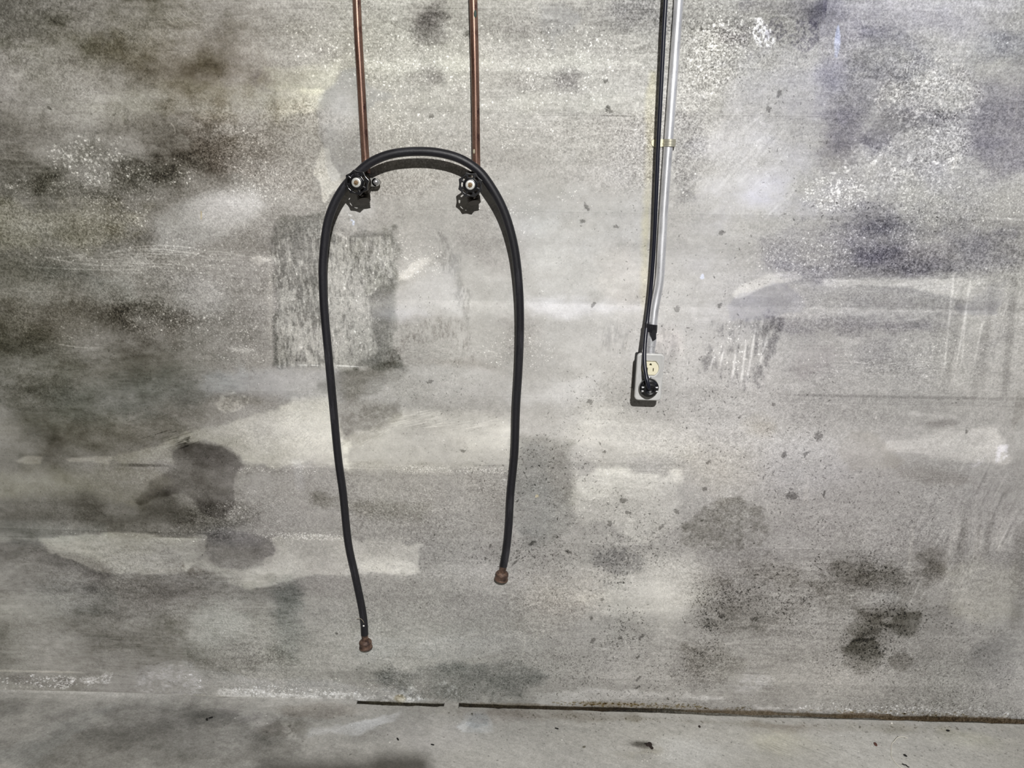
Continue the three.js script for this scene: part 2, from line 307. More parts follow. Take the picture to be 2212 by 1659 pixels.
wall.poly([[-0.2535, 0.9493], [-0.1745, 0.9607], [-0.1155, 0.9419], [-0.1103, 0.8509], [-0.175, 0.9006], [-0.2348, 0.8892], [-0.2958, 0.8471], [-0.305, 0.8777]], -20, 10, 9, { warm: 3, mag: 2, grain: 4, mottle: 0.8, mx: 1200, my: 400 });
wall.poly([[-0.2018, 1.134], [-0.1778, 1.1438], [-0.1687, 1.0777], [-0.1446, 1.0781], [-0.135, 1.0398], [-0.1155, 1.0013], [-0.1073, 0.8509], [-0.1253, 0.8506], [-0.1351, 0.9615], [-0.1497, 1.0006], [-0.1592, 1.0491], [-0.193, 1.0677]], -20, 6, 7, { mag: 0, warm: -1, grain: 4, mottle: 0.7, mx: 1400, my: 500 });
wall.poly([[-0.271, 1.0471], [-0.2512, 1.0619], [-0.2267, 1.0767], [-0.2074, 1.0771], [-0.242, 1.038], [-0.2694, 1.0326]], 24, 5, 6, { warm: 4 });
wall.poly([[-0.3415, 0.9774], [-0.2521, 1.0183], [-0.2029, 1.0483], [-0.1494, 1.0781], [-0.1351, 1.0009], [-0.1351, 0.9615], [-0.2534, 0.9543], [-0.3326, 0.9478]], 8, 12, 8, { warm: -4, grain: -4 });
wall.blob(-0.273, 0.9589, 0.0592, 0.0159, 0, 10, 12, 5, { warm: -6, mag: 1, grain: -3 });
wall.poly([[-0.1111, 1.1913], [-0.0403, 1.2016], [-0.0203, 1.137], [-0.0284, 1.0417], [-0.0964, 1.079], [-0.1444, 1.135]], -8, 20, 12, { warm: 2, mag: 3, grain: 7 });
wall.poly([[-0.5327, 1.0715], [-0.563, 1.0565], [-0.5913, 1.0705], [-0.5613, 1.0806]], 26, 3, 4, { warm: 2 });
wall.line(-0.5363, 1.0906, -0.553, 0.8419, 9, 11, 18, { broken: 0.8, warm: 3 });
// middle left
wall.blob(-0.8735, 1.0022, 0.0497, 0.0257, 0.2, 20, 18, 10, { warm: -6, mag: -2 });
wall.blob(-0.6953, 1.0005, 0.0495, 0.0394, 0, 12, 22, 10, { warm: -6 });
wall.blob(-1.0074, 1.0391, 0.0595, 0.0215, 0, -8.4, 18, 14, { warm: -4, mag: -2 });
wall.poly([[-1.1873, 0.9717], [-1.0051, 0.985], [-0.8759, 0.9824], [-0.85, 0.948], [-0.7308, 0.9402], [-0.7559, 0.8892], [-0.9421, 0.8547], [-1.1142, 0.8616], [-1.2028, 0.8804]], -12, 26, 16, { warm: 3, mag: 2, grain: 2 });
wall.blob(-0.801, 0.9389, 0.0802, 0.0362, 0, -13, 20, 15, { warm: 1, grain: 8 });
wall.blob(-1.0727, 0.9338, 0.1414, 0.0404, 0, -5, 26, 16, { warm: 3 });
wall.blob(-1.1153, 0.7885, 0.1345, 0.127, 0, -10, 50, 25, { warm: 1, mag: -3 });
wall.blob(-0.8961, 0.8141, 0.164, 0.0314, 0.1, -6, 24, 15, { warm: 3 });
wall.blob(-0.8709, 0.7672, 0.196, 0.051, 0.2, 12, 34, 16, { warm: -9, mag: -4, grain: -2 });
wall.poly([[-1.0609, 0.7365], [-0.9375, 0.7284], [-0.8361, 0.7091], [-0.7199, 0.7332], [-0.645, 0.7667], [-0.5843, 0.7574], [-0.6813, 0.7017], [-0.7781, 0.667], [-0.9195, 0.6197], [-1.12, 0.6206], [-1.2428, 0.6455], [-1.2316, 0.7112]], -11.4, 20, 13, { warm: 5, mag: -1, grain: -2 });
wall.blob(-1.063, 0.6496, 0.0633, 0.0375, -0.4, -8.4, 18, 16, { mag: 2 });
wall.blob(-1.1225, 0.6038, 0.0745, 0.0179, 0, -9.6, 12, 8, {});
wall.poly([[-0.7019, 0.8181], [-0.5584, 0.8366], [-0.4171, 0.8343], [-0.4046, 0.7718], [-0.5019, 0.7645], [-0.6032, 0.7782], [-0.6954, 0.7762]], 12, 18, 12, { warm: -9, mag: 0, grain: -3 });
wall.poly([[-0.6917, 0.7604], [-0.644, 0.7794], [-0.5821, 0.787], [-0.6046, 0.7591], [-0.6014, 0.7336], [-0.6696, 0.7182], [-0.6864, 0.7392]], 26, 4, 8, { warm: 3, mottle: 1.0 });
wall.poly([[-0.9301, 0.6195], [-0.8643, 0.6431], [-0.777, 0.6779], [-0.7016, 0.7067], [-0.6064, 0.7356], [-0.5443, 0.7423], [-0.5016, 0.7698], [-0.4195, 0.7821], [-0.4009, 0.6174], [-0.6366, 0.6108], [-0.6402, 0.6317], [-0.6748, 0.6562], [-0.7263, 0.6627], [-0.7685, 0.6585], [-0.7892, 0.6393], [-0.791, 0.6116], [-0.868, 0.6098]], 30, 7, 9, { warm: 5, mag: -3, grain: -1 });
wall.poly([[-1.1537, 0.6076], [-1.12, 0.6206], [-1.0886, 0.618], [-1.0956, 0.6067], [-1.1438, 0.6033]], 44, 4, 4, { warm: 8 });
wall.poly([[-1.0362, 0.6148], [-0.9927, 0.6247], [-0.9298, 0.6217], [-0.9418, 0.6103], [-1.0267, 0.6072]], 46, 4, 4, { warm: 8 });
wall.line(-1.0379, 0.6025, -0.7951, 0.6015, 8, 6, -42, { broken: 0.7, rise: -0.6 });
wall.poly([[-1.2523, 0.5896], [-0.9756, 0.5939], [-0.8275, 0.594], [-0.8093, 0.5664], [-0.8889, 0.5191], [-1.0039, 0.5391], [-1.1138, 0.5193], [-1.2659, 0.5098]], 18, 18, 12, { warm: 7, mag: -3 });
wall.poly([[-0.7892, 0.6393], [-0.7578, 0.6609], [-0.7056, 0.661], [-0.675, 0.654], [-0.6434, 0.6316], [-0.6262, 0.6099], [-0.6515, 0.5814], [-0.6589, 0.5418], [-0.6601, 0.5133], [-0.6895, 0.4804], [-0.7311, 0.4943], [-0.7493, 0.5282], [-0.7743, 0.5447], [-0.8448, 0.5316], [-0.8788, 0.5136], [-0.8412, 0.5656], [-0.7931, 0.6004]], -25, 4, 5, { warm: -1, mag: 2, grain: -3, rise: -0.25 });
wall.blob(-0.8448, 0.5316, 0.0534, 0.0274, -0.5, -12, 16, 12, {});
wall.blob(-1.1406, 0.4841, 0.1409, 0.0348, 0.1, -10.8, 22, 14, { mag: 1 });
wall.blob(-1.1157, 0.4323, 0.12, 0.0212, 0, 8, 16, 8, { warm: -6, mag: -3 });
wall.blob(-0.6673, 0.4902, 0.0642, 0.0231, 0, -8.4, 14, 11, { grain: 7 });
wall.blob(-0.7353, 0.4479, 0.0863, 0.0164, 0, -8.4, 10, 9, { grain: 4 });
// the pale band along the seam
wall.poly([[-1.1134, 0.4111], [-0.9968, 0.4283], [-0.7371, 0.428], [-0.7466, 0.3828], [-0.7882, 0.3459], [-0.8551, 0.3344], [-0.9539, 0.3342], [-1.0377, 0.3656], [-1.1007, 0.3854]], 38, 5, 7, { warm: 5, mag: -3, grain: -2 });
wall.poly([[-0.7876, 0.3519], [-0.7411, 0.383], [-0.711, 0.354], [-0.6572, 0.3446], [-0.6014, 0.3629], [-0.5686, 0.3994], [-0.5753, 0.4286], [-0.4569, 0.4317], [-0.3928, 0.4275], [-0.243, 0.4197], [-0.244, 0.3606], [-0.3958, 0.3505], [-0.4831, 0.3421], [-0.5272, 0.3313], [-0.6163, 0.3071], [-0.671, 0.308], [-0.7235, 0.3356]], 33, 5, 8, { warm: 4, mag: -2, grain: -2 });
wall.blob(-0.664, 0.3969, 0.0955, 0.0498, 0.05, -14, 5, 4, { mag: 2, warm: -1, grain: -1 });
wall.blob(-0.672, 0.432, 0.0605, 0.0211, 0, 6, 14, 6, { warm: -8, mag: 1 });
wall.poly([[-0.8211, 0.345], [-0.7868, 0.3603], [-0.7548, 0.3528], [-0.7126, 0.3359], [-0.7889, 0.3386]], -26, 6, 6, { warm: 6, mag: 3, mottle: 0.8 });
wall.poly([[-1.2854, 0.3948], [-1.1103, 0.3946], [-1.0381, 0.3632], [-0.9653, 0.3315], [-1.0255, 0.2909], [-1.174, 0.2622], [-1.3065, 0.2709]], -26, 10, 9, { mag: 3, warm: -2 });
wall.blob(-1.1069, 0.2641, 0.1006, 0.0346, 0, 8, 22, 12, { warm: -6, mag: -4 });
wall.blob(-0.8827, 0.2826, 0.1663, 0.0491, 0.1, -14, 30, 14, { mag: 3 });
wall.blob(-1.2125, 0.2302, 0.0676, 0.025, 0, 14, 16, 9, { warm: 0, mag: -4 });
wall.poly([[-1.3182, 0.2021], [-1.1154, 0.2042], [-0.9118, 0.22], [-0.8236, 0.2101], [-0.786, 0.1354], [-0.9276, 0.0797], [-1.1549, 0.0857], [-1.3412, 0.0671]], -22, 24, 14, { mag: -1, warm: 2 });
wall.blob(-0.8377, 0.2034, 0.0381, 0.0276, 0.3, -24, 15, 10, { warm: 4, mag: -2 });
wall.blob(-0.7236, 0.2067, 0.067, 0.0501, 0.6, 12, 24, 14, { warm: -4, mag: -3 });
wall.blob(-0.6695, 0.1133, 0.0791, 0.036, 0, -24, 20, 17, { grain: 5, warm: 2 });
wall.blob(-0.5497, 0.2304, 0.0377, 0.087, 0, -17, 20, 12, { warm: -7, mag: -5, grain: 2 });
wall.blob(-0.5617, 0.3037, 0.0658, 0.0316, 0.3, -10, 20, 12, { mag: 1 });
wall.blob(-0.3893, 0.235, 0.0993, 0.062, 0, 8, 36, 16, { grain: 3 });
wall.blob(-0.4409, 0.3131, 0.0656, 0.0364, 0, -10, 20, 12, { mag: 3 });
// foot of the wall on the left: salt bloom
wall.line(-1.3085, 0.0563, -1.0672, 0.0585, 6, 5, 26, { warm: 6, rise: 0.5 });
wall.blob(-1.1741, 0.0329, 0.1041, 0.0132, 0, -22, 8, 5, { mag: 2 });
wall.poly([[-1.1934, 0.0191], [-1.1737, 0.0356], [-1.1029, 0.0483], [-1.0752, 0.0412], [-1.1076, 0.0139], [-1.1605, 0.0069]], 56, 3, 6, { warm: -8, mag: 2, rise: 0.6, mottle: 1.4, mx: 1500, my: 2300 });
wall.poly([[-1.0929, 0.0381], [-1.0451, 0.0527], [-0.9963, 0.0581], [-1.0059, 0.0355], [-1.0661, 0.0231]], 40, 4, 7, { warm: -8, mag: 2, rise: 0.5, mottle: 1.6, mx: 1500, my: 2300 });
wall.poly([[-1.3049, 0.0077], [-1.2626, 0.0196], [-1.262, 0.0011], [-1.3067, -0.003]], 40, 3, 4, { warm: -6, mottle: 1 });
wall.poly([[-1.2386, 0.0177], [-1.198, 0.0269], [-1.1976, 0.0137], [-1.2356, 0.0072]], 40, 3, 4, { warm: -6, mottle: 1 });
wall.poly([[-0.9091, 0.0412], [-0.8773, 0.0709], [-0.8143, 0.0754], [-0.7935, 0.0552], [-0.7854, 0.0187], [-0.9011, 0.0085], [-0.9465, 0.0137]], 22, 8, 12, { warm: -8, mag: 2, mottle: 0.5, mx: 900, my: 1400 });
wall.poly([[-1.0109, 0.0511], [-0.7242, 0.0665], [-0.4079, 0.0437], [-0.2498, 0.029], [-0.2502, 0.0067], [-0.5923, 0.0011], [-0.9365, 0.0008], [-1.0977, 0.0023]], 12, 10, 9, { warm: -6, mag: 1 });
wall.poly([[-0.7285, 0.0153], [-0.6364, 0.0234], [-0.5344, 0.0135], [-0.4316, 0.0207], [-0.25, 0.0159], [-0.2502, 0.004], [-0.5468, -0.0028], [-0.7068, 0.0001]], 30, 4, 6, { warm: -4, mottle: 1.0 });
wall.poly([[-1.075, -0.001], [-0.9023, -0.0021], [-0.7071, -0.0026], [-0.444, -0.0035], [-0.4444, -0.0128], [-0.7309, -0.014], [-1.0532, -0.0109]], 26, 3, 3, { warm: 10, mag: -2 });
// centre
wall.poly([[-0.4491, 0.8003], [-0.3767, 0.8351], [-0.2855, 0.8555], [-0.2556, 0.8479], [-0.2864, 0.8214], [-0.3174, 0.7947], [-0.3792, 0.7703], [-0.4398, 0.7816]], -24, 8, 10, { warm: 2, mag: -1 });
wall.poly([[-0.2759, 0.8372], [-0.2053, 0.8572], [-0.1053, 0.851], [-0.0551, 0.8293], [0.1051, 0.8244], [0.1641, 0.8462], [0.1669, 0.784], [-0.0341, 0.7587], [-0.237, 0.7649], [-0.3588, 0.7728], [-0.3374, 0.8048]], 14, 14, 10, { warm: -5, mag: 0, grain: -2 });
wall.poly([[-0.2554, 0.8582], [-0.1353, 0.8708], [-0.0754, 0.8618], [-0.0153, 0.8425], [-0.1353, 0.8401], [-0.2054, 0.8489]], -10, 10, 8, { warm: 4, mag: 2 });
wall.poly([[-0.4163, 0.7398], [-0.3595, 0.7538], [-0.2881, 0.7532], [-0.2938, 0.7318], [-0.3255, 0.6989], [-0.383, 0.6759], [-0.4088, 0.6753]], -22, 6, 9, { warm: 3, mag: 0, mottle: 0.5 });
wall.poly([[-0.2996, 0.7048], [-0.2375, 0.733], [-0.1355, 0.7459], [-0.0338, 0.7375], [-0.0219, 0.6296], [-0.2395, 0.619], [-0.4009, 0.6174], [-0.3938, 0.6648]], 20, 12, 10, { warm: 4, mag: -2, grain: -2 });
wall.poly([[-0.4117, 0.6094], [-0.0528, 0.6134], [-0.0418, 0.5624], [-0.051, 0.4481], [-0.4084, 0.4388]], -8, 12, 9, { warm: 3, grain: 6 });
wall.blob(-0.3471, 0.5119, 0.1059, 0.016, -0.1, -22, 10, 11, { warm: 4, mag: -2, grain: 4 });
wall.poly([[-0.0125, 0.6821], [0.0487, 0.6911], [0.1063, 0.6783], [0.0999, 0.6269], [0.1192, 0.5775], [0.1169, 0.4984], [0.0875, 0.4284], [0.0025, 0.4262], [-0.0209, 0.563]], -24, 12, 11, { warm: 1, mag: -1, grain: 3 });
wall.blob(0.0433, 0.4966, 0.0631, 0.0686, 0, 10, 28, 12, { warm: -5, mag: -2 });
wall.poly([[0.113, 0.6052], [0.205, 0.6239], [0.3494, 0.6163], [0.3575, 0.5045], [0.3086, 0.4516], [0.2129, 0.4664], [0.1387, 0.476], [0.1, 0.5321]], 24, 12, 14, { warm: 3, mag: -2 });
wall.blob(0.0213, 0.5415, 0.0418, 0.1015, 0, -4, 18, 10, { warm: -5, mag: -2 });
wall.poly([[-0.4089, 0.4271], [-0.2535, 0.4288], [-0.2759, 0.3835], [-0.2441, 0.3546], [-0.3741, 0.3511]], 12, 10, 9, { warm: 2 });
wall.blob(-0.1361, 0.399, 0.1286, 0.0589, 0, 6, 34, 14, { warm: -3 });
wall.poly([[0.1457, 0.2992], [0.2908, 0.3986], [0.3958, 0.4131], [0.4468, 0.3076], [0.3445, 0.2315], [0.2248, 0.228]], 22, 28, 12, { warm: 3, mag: -1 });
wall.blob(0.2167, 0.3907, 0.0532, 0.0236, -0.2, -26, 7, 11, { mottle: 0.9, mx: 1500, my: 1100, warm: -4 });
wall.blob(0.0808, 0.2973, 0.119, 0.0848, 0, -4, 40, 14, { warm: 5, mag: 2, grain: 5 });
wall.blob(-0.1809, 0.1598, 0.2776, 0.0278, 0.04, 8, 16, 12, { warm: -4 });
wall.poly([[-0.3848, 0.0575], [-0.305, 0.0859], [-0.1366, 0.1039], [0.0085, 0.1083], [0.0648, 0.0844], [-0.0014, 0.0369], [-0.1819, 0.0246], [-0.295, 0.0342]], -34, 14, 13, { warm: -7, mag: -3, grain: 7 });
wall.poly([[-0.4741, 0.0807], [-0.3046, 0.0987], [-0.3053, 0.0729], [-0.4301, 0.0561]], -10, 10, 9, {});
wall.blob(-0.244, 0.0358, 0.0679, 0.0131, 0, 26, 7, 8, { warm: -5, mottle: 0.8 });
wall.poly([[0.0437, 0.0318], [0.2002, 0.0497], [0.3339, 0.0565], [0.5018, 0.0463], [0.5041, 0.0202], [0.2015, 0.0211], [0.0554, 0.0138]], 26, 7, 8, { warm: -4 });
wall.poly([[-0.2956, 0.0065], [-0.2104, 0.0093], [-0.2219, -0.0003], [-0.2844, -0.001]], 30, 2, 2, { warm: -12, mag: -2 });
// right of the conduit
wall.poly([[0.2823, 1.5263], [0.3622, 1.5435], [0.4066, 1.4448], [0.3585, 1.3761], [0.333, 1.2346], [0.297, 1.2431]], 2, 22, 14, { warm: 3, grain: 9 });
wall.poly([[0.294, 1.3632], [0.3455, 1.3673], [0.3392, 1.2973], [0.3343, 1.2165], [0.3006, 1.1922], [0.2908, 1.2788]], -26, 9, 9, { warm: -4, mag: 1, grain: 7 });
wall.poly([[0.4043, 1.4699], [0.4923, 1.4792], [0.5752, 1.4552], [0.5816, 1.3271], [0.5203, 1.2193], [0.3926, 1.19], [0.335, 1.2074], [0.3466, 1.2974], [0.3592, 1.3675]], 5, 30, 16, { warm: -6, mag: 2, grain: -4 });
wall.blob(0.4225, 1.2718, 0.1014, 0.0624, -0.5, 14, 50, 12, { warm: -5, mag: 1, grain: -3 });
wall.poly([[0.4066, 1.5399], [0.4765, 1.5447], [0.5312, 1.5274], [0.5378, 1.5087], [0.522, 1.492], [0.4892, 1.5081], [0.4552, 1.4954], [0.4237, 1.4991], [0.4103, 1.5195]], -30, 4, 8, { warm: -8, mag: 5, mottle: 0.9, mx: 1400, my: 1100 });
wall.poly([[0.4187, 1.5424], [0.4367, 1.5475], [0.452, 1.5265], [0.4665, 1.5054], [0.4498, 1.4953], [0.4266, 1.4975], [0.423, 1.5156]], 66, 3, 6, { warm: -12, mag: 1, mottle: 1.2, mx: 1500, my: 1300 });
wall.blob(0.3828, 1.511, 0.0354, 0.0181, 0, -16, 14, 11, { mag: 4, grain: 10 });
wall.blob(0.4748, 1.5608, 0.0525, 0.0097, 0, -20, 10, 9, { mag: 3, warm: -5 });
wall.blob(0.563, 1.5698, 0.0262, 0.0321, 0, -14, 20, 8, { mag: 2, warm: -6 });
wall.poly([[0.5841, 1.5337], [0.5887, 1.5174], [0.5901, 1.4928], [0.5863, 1.4803], [0.582, 1.5009], [0.5812, 1.5214]], 20, 1.5, 1.5, { warm: -34, mag: 0, rise: 0.6 });
wall.poly([[0.5673, 1.4468], [0.6054, 1.4971], [0.6649, 1.5142], [0.7325, 1.5027], [0.7248, 1.4654], [0.6775, 1.4229], [0.6486, 1.3713], [0.6122, 1.3012], [0.5795, 1.3445]], -13, 26, 14, { warm: -4, mag: 2, grain: 2 });
wall.blob(0.6905, 1.4882, 0.0388, 0.0214, 0, -20, 18, 13, { warm: -6, mag: 0 });
wall.blob(0.6111, 1.31, 0.0364, 0.0526, 0, -18, 26, 12, { warm: -2, mag: 3 });
wall.blob(0.785, 1.5318, 0.1571, 0.0405, 0, 8, 44, 15, { warm: -5, mag: 4, grain: -1 });
wall.poly([[0.8734, 1.4755], [0.9581, 1.493], [1.0221, 1.2982], [0.9289, 1.2615], [0.8849, 1.3051], [0.8747, 1.4169]], -20, 26, 14, { mag: 4, warm: -4 });
wall.blob(0.91, 1.4924, 0.0394, 0.0181, 0, -14, 16, 9, { warm: -12, mag: -1, grain: 6 });
// rough exposed aggregate
wall.poly([[0.7051, 1.4485], [0.7513, 1.4657], [0.8145, 1.4581], [0.8658, 1.4168], [0.8626, 1.3828], [0.8103, 1.3735], [0.7385, 1.3725], [0.6924, 1.3805], [0.6798, 1.406]], 12, 9, 10, { warm: 4, mag: 1, grain: 15, rise: -0.5, mottle: 0.6, mx: 1200, my: 1200 });
wall.poly([[0.767, 1.3626], [0.8381, 1.3687], [0.8638, 1.3223], [0.8453, 1.2691], [0.7763, 1.2413], [0.6868, 1.2219], [0.5889, 1.1885], [0.578, 1.202], [0.6556, 1.2484], [0.6851, 1.3022], [0.7346, 1.3379]], 10, 8, 10, { warm: 3, mag: 0, grain: 15, rise: -0.5, mottle: 0.6, mx: 1200, my: 1200 });
wall.poly([[0.693, 1.3762], [0.7744, 1.373], [0.8289, 1.3695], [0.7417, 1.351], [0.6839, 1.311], [0.6633, 1.3282]], -20, 8, 8, { warm: -3, mag: 2 });
wall.blob(0.803, 1.1873, 0.1296, 0.0274, 0, -10, 26, 14, { warm: -3, grain: 12 });
wall.blob(0.7103, 1.1858, 0.065, 0.0274, 0.2, -14, 22, 14, { warm: -3, mag: 2 });
wall.line(0.8785, 1.1794, 1.0274, 1.1753, 5, 5, 16, { rise: 0.5 });
// purple-grey board, pale band below it
wall.poly([[0.4736, 1.1264], [0.5834, 1.1562], [0.7687, 1.1684], [0.8815, 1.161], [1.0222, 1.1541], [1.0399, 1.0606], [0.8798, 1.0578], [0.7861, 1.0504], [0.6702, 1.0637], [0.5954, 1.0528], [0.4973, 1.0797]], -20, 18, 13, { warm: -6, mag: 3, grain: 7 });
wall.blob(0.7796, 1.094, 0.0753, 0.0282, 0, -14, 20, 10, { mag: 3, warm: -4, grain: 4 });
wall.poly([[0.7882, 1.1373], [0.8477, 1.1401], [0.883, 1.0958], [0.7702, 1.0939]], 12, 12, 8, { warm: 5 });
wall.poly([[0.4289, 1.0131], [0.4445, 1.0328], [0.4994, 1.0587], [0.5563, 1.0617], [0.5669, 1.0523], [0.509, 1.0397], [0.4649, 1.0196], [0.437, 1.0094]], 24, 3, 3, { warm: 5, mag: -1 });
wall.poly([[0.615, 1.0483], [0.7281, 1.057], [0.8788, 1.0635], [0.9505, 1.0591], [0.9315, 1.0319], [0.9117, 1.0084], [0.8678, 1.0144], [0.7889, 1.0313], [0.6742, 1.0331], [0.6209, 1.0388]], 26, 5, 6, { warm: 4, mag: -1, grain: -1 });
wall.poly([[0.9117, 1.0084], [0.9525, 1.0476], [0.9929, 1.0598], [0.9895, 0.9728], [0.9035, 0.9712], [0.8796, 1]], -12, 5, 5, { warm: -8, mag: 2, grain: -4 });
wall.poly([[0.4372, 1.0074], [0.467, 1.0177], [0.5092, 1.0378], [0.5404, 1.0326], [0.5782, 0.9944], [0.5699, 0.9825], [0.4897, 0.9633], [0.4315, 0.9622], [0.4245, 0.9867]], -9, 4, 5, { warm: -8, mag: 2, grain: -4 });
wall.poly([[0.5638, 0.9942], [0.7364, 0.9974], [0.8804, 0.9952], [0.8828, 0.9806], [0.6435, 0.9721], [0.5374, 0.9701]], 14, 7, 7, { warm: 1 });
wall.poly([[0.5086, 0.9676], [0.7396, 0.974], [0.8939, 0.971], [0.8987, 0.9415], [0.7459, 0.9286], [0.6485, 0.9317], [0.5509, 0.9348]], -18, 14, 11, { warm: -4, mag: 3, grain: 5 });
wall.poly([[0.3933, 0.9546], [0.4412, 0.9624], [0.5378, 0.9662], [0.5359, 0.9295], [0.5211, 0.8637], [0.5218, 0.8175], [0.4754, 0.8052], [0.4344, 0.8188], [0.4068, 0.8511], [0.3724, 0.8484], [0.3843, 0.9216]], -34, 6, 8, { warm: -3, mag: 1, grain: 5, mottle: 0.55, mx: 900, my: 320 });
for (const [x0, y0, x1, y1] of [[0.413, 0.952, 0.3969, 0.8509], [0.4499, 0.9527, 0.4456, 0.8263], [0.4848, 0.9534, 0.4763, 0.8166], [0.4672, 0.9131, 0.4649, 0.8112], [0.512, 0.934, 0.4995, 0.8632], [0.4284, 0.9424, 0.4168, 0.8616]]) wall.line(x0, y0, x1, y1, 4, 5, 34, { broken: 1.1, f: 1300 });
wall.blob(0.8128, 0.8696, 0.2534, 0.0607, 0, -10, 50, 15, { warm: -2, mag: 0, grain: 5 });
wall.poly([[0.5736, 0.9052], [0.6491, 0.9267], [0.7014, 0.8977], [0.6577, 0.8563], [0.5925, 0.8242], [0.5595, 0.8543]], -3, 14, 10, { warm: 2, mag: 3, grain: -2 });
wall.blob(0.9109, 0.8665, 0.0136, 0.0101, 0, -26, 6, 5, {});
wall.line(0.5456, 0.7994, 1.0889, 0.8016, 5, 7, -20, { broken: 0.9, rise: -0.5 });
wall.poly([[0.7583, 0.7674], [0.8267, 0.7752], [0.9681, 0.7594], [0.9794, 0.7512], [0.87, 0.752], [0.7694, 0.7592]], 20, 5, 6, { warm: 0 });
wall.poly([[0.7398, 0.7565], [0.8503, 0.7505], [0.9289, 0.7564], [0.9798, 0.7491], [0.9131, 0.7308], [0.774, 0.7255], [0.7318, 0.7416]], -26, 8, 9, { mag: 2, warm: 2 });
wall.poly([[0.7823, 0.7023], [0.864, 0.7254], [0.9608, 0.7435], [1.0431, 0.7558], [1.0563, 0.6548], [0.998, 0.6426], [0.9157, 0.6515], [0.8428, 0.666], [0.7953, 0.6811]], 22, 8, 10, { warm: 2, mag: 0 });
wall.poly([[1.0346, 0.692], [1.0565, 0.6978], [1.0563, 0.6656], [1.0362, 0.6543]], 26, 5, 6, { warm: -16, mag: 5, mottle: 1 });
wall.poly([[0.971, 0.6528], [1.0134, 0.67], [1.0149, 0.6321], [0.98, 0.629]], 24, 5, 7, { warm: -14, mag: 4, mottle: 1 });
wall.poly([[0.703, 0.7325], [0.7843, 0.7237], [0.7953, 0.6811], [0.8436, 0.6607], [0.8266, 0.6385], [0.7262, 0.6307], [0.6947, 0.6788]], -8, 10, 9, { warm: 8, mag: 0, grain: -3 });
wall.poly([[0.8654, 0.6503], [0.9897, 0.6315], [1.0275, 0.5884], [0.8736, 0.5957], [0.7885, 0.6212]], -12, 12, 9, { warm: 5, mag: 1 });
wall.blob(0.6329, 0.6449, 0.1217, 0.0652, 0.2, 5, 40, 12, { warm: -5, mag: 1 });
wall.blob(0.5178, 0.7283, 0.0301, 0.0212, 0, -6, 12, 8, { warm: 10 });
wall.blob(0.4407, 0.6294, 0.0919, 0.0547, 0, 4, 40, 12, { warm: 6 });
// drips on the far right
for (const [x0, y0, x1, y1] of [[0.9069, 1.4509, 0.9142, 1.2719], [0.9279, 1.447, 0.9403, 1.2688], [0.9397, 1.4597, 0.9582, 1.2708], [0.858, 1.3569, 0.8417, 1.2691], [0.8375, 1.361, 0.8461, 1.2869]]) wall.line(x0, y0, x1, y1, 5, 4, 26, { broken: 0.35, warm: 8 });
for (const [x0, y0, x1, y1] of [[0.9148, 1.0963, 0.9159, 0.8717], [0.9174, 0.991, 0.9257, 0.8719], [0.8743, 1.1144, 0.8923, 0.8611], [0.9532, 0.9721, 0.9529, 0.8724]]) wall.line(x0, y0, x1, y1, 5, 4, 24, { broken: 0.5 });
for (const [x0, y0, x1, y1, w, d] of [[1.0007, 1.0789, 1.0297, 0.8024, 18, -16], [0.9018, 1.0677, 0.9005, 0.81, 16, -8], [0.9629, 1.0688, 0.9789, 0.8117, 14, -9], [0.9625, 0.9625, 0.965, 0.801, 18, -8], [0.8675, 1.133, 0.8665, 1.0576, 22, -12]]) wall.line(x0, y0, x1, y1, w, w * 0.8, d * 1.6, { broken: 0.5 });
wall.line(1.0609, 0.7614, 1.0558, 0.6461, 14, 11, -48, { broken: 0.5, warm: 6 });
wall.line(1.0583, 0.6548, 1.0518, 0.5779, 9, 6, -44, { broken: 0.7, warm: 6 });
wall.line(1.0531, 0.7821, 1.0777, 0.7827, 60, 60, -14, { warm: 2 });
for (const [x0, y0, x1, y1, w, d] of [[1.0478, 0.5889, 1.0529, 0.4305, 14, -22], [0.9976, 0.5487, 0.995, 0.2989, 22, -26], [1.0251, 0.5438, 1.036, 0.3951, 9, -14], [1.1179, 0.5124, 1.1518, 0.2426, 30, -24], [1.0842, 0.5565, 1.0737, 0.4427, 30, 18], [0.9773, 0.5538, 0.9679, 0.3222, 20, 16], [1.0328, 0.4989, 1.0329, 0.2758, 26, 16], [0.8788, 0.5063, 0.8886, 0.3557, 9, 8], [0.6303, 0.623, 0.6341, 0.5453, 12, 8]]) wall.line(x0, y0, x1, y1, w, w * 0.9, d * 1.5, { broken: 0.35, warm: 3 });
// soot-dark patches low on the right
wall.poly([[0.3642, 0.4403], [0.3675, 0.4819], [0.3978, 0.5225], [0.4473, 0.552], [0.4878, 0.5619], [0.5332, 0.5203], [0.5502, 0.4751], [0.5515, 0.4405]], -30, 6, 10, { warm: 4, mag: -2, mottle: 0.35, grain: 3 });
wall.poly([[0.6778, 0.3476], [0.7038, 0.3956], [0.7643, 0.4171], [0.849, 0.4112], [0.8831, 0.3933], [0.907, 0.4092], [0.9355, 0.4274], [0.9714, 0.3992], [0.966, 0.3341], [0.9289, 0.2994], [0.8682, 0.2771], [0.8157, 0.2695], [0.747, 0.3039], [0.6938, 0.3024]], -27, 14, 14, { warm: 3, mag: 0, grain: 4 });
wall.blob(0.7801, 0.3764, 0.0947, 0.04, 0.05, -18, 14, 10, { warm: 3, mag: -1 });
wall.blob(0.7997, 0.2447, 0.0407, 0.0269, 0.1, -36, 8, 11, { warm: 4, mag: -1 });
wall.blob(0.9058, 0.2538, 0.0342, 0.0292, -0.2, -36, 8, 11, { warm: 4, mag: -1 });
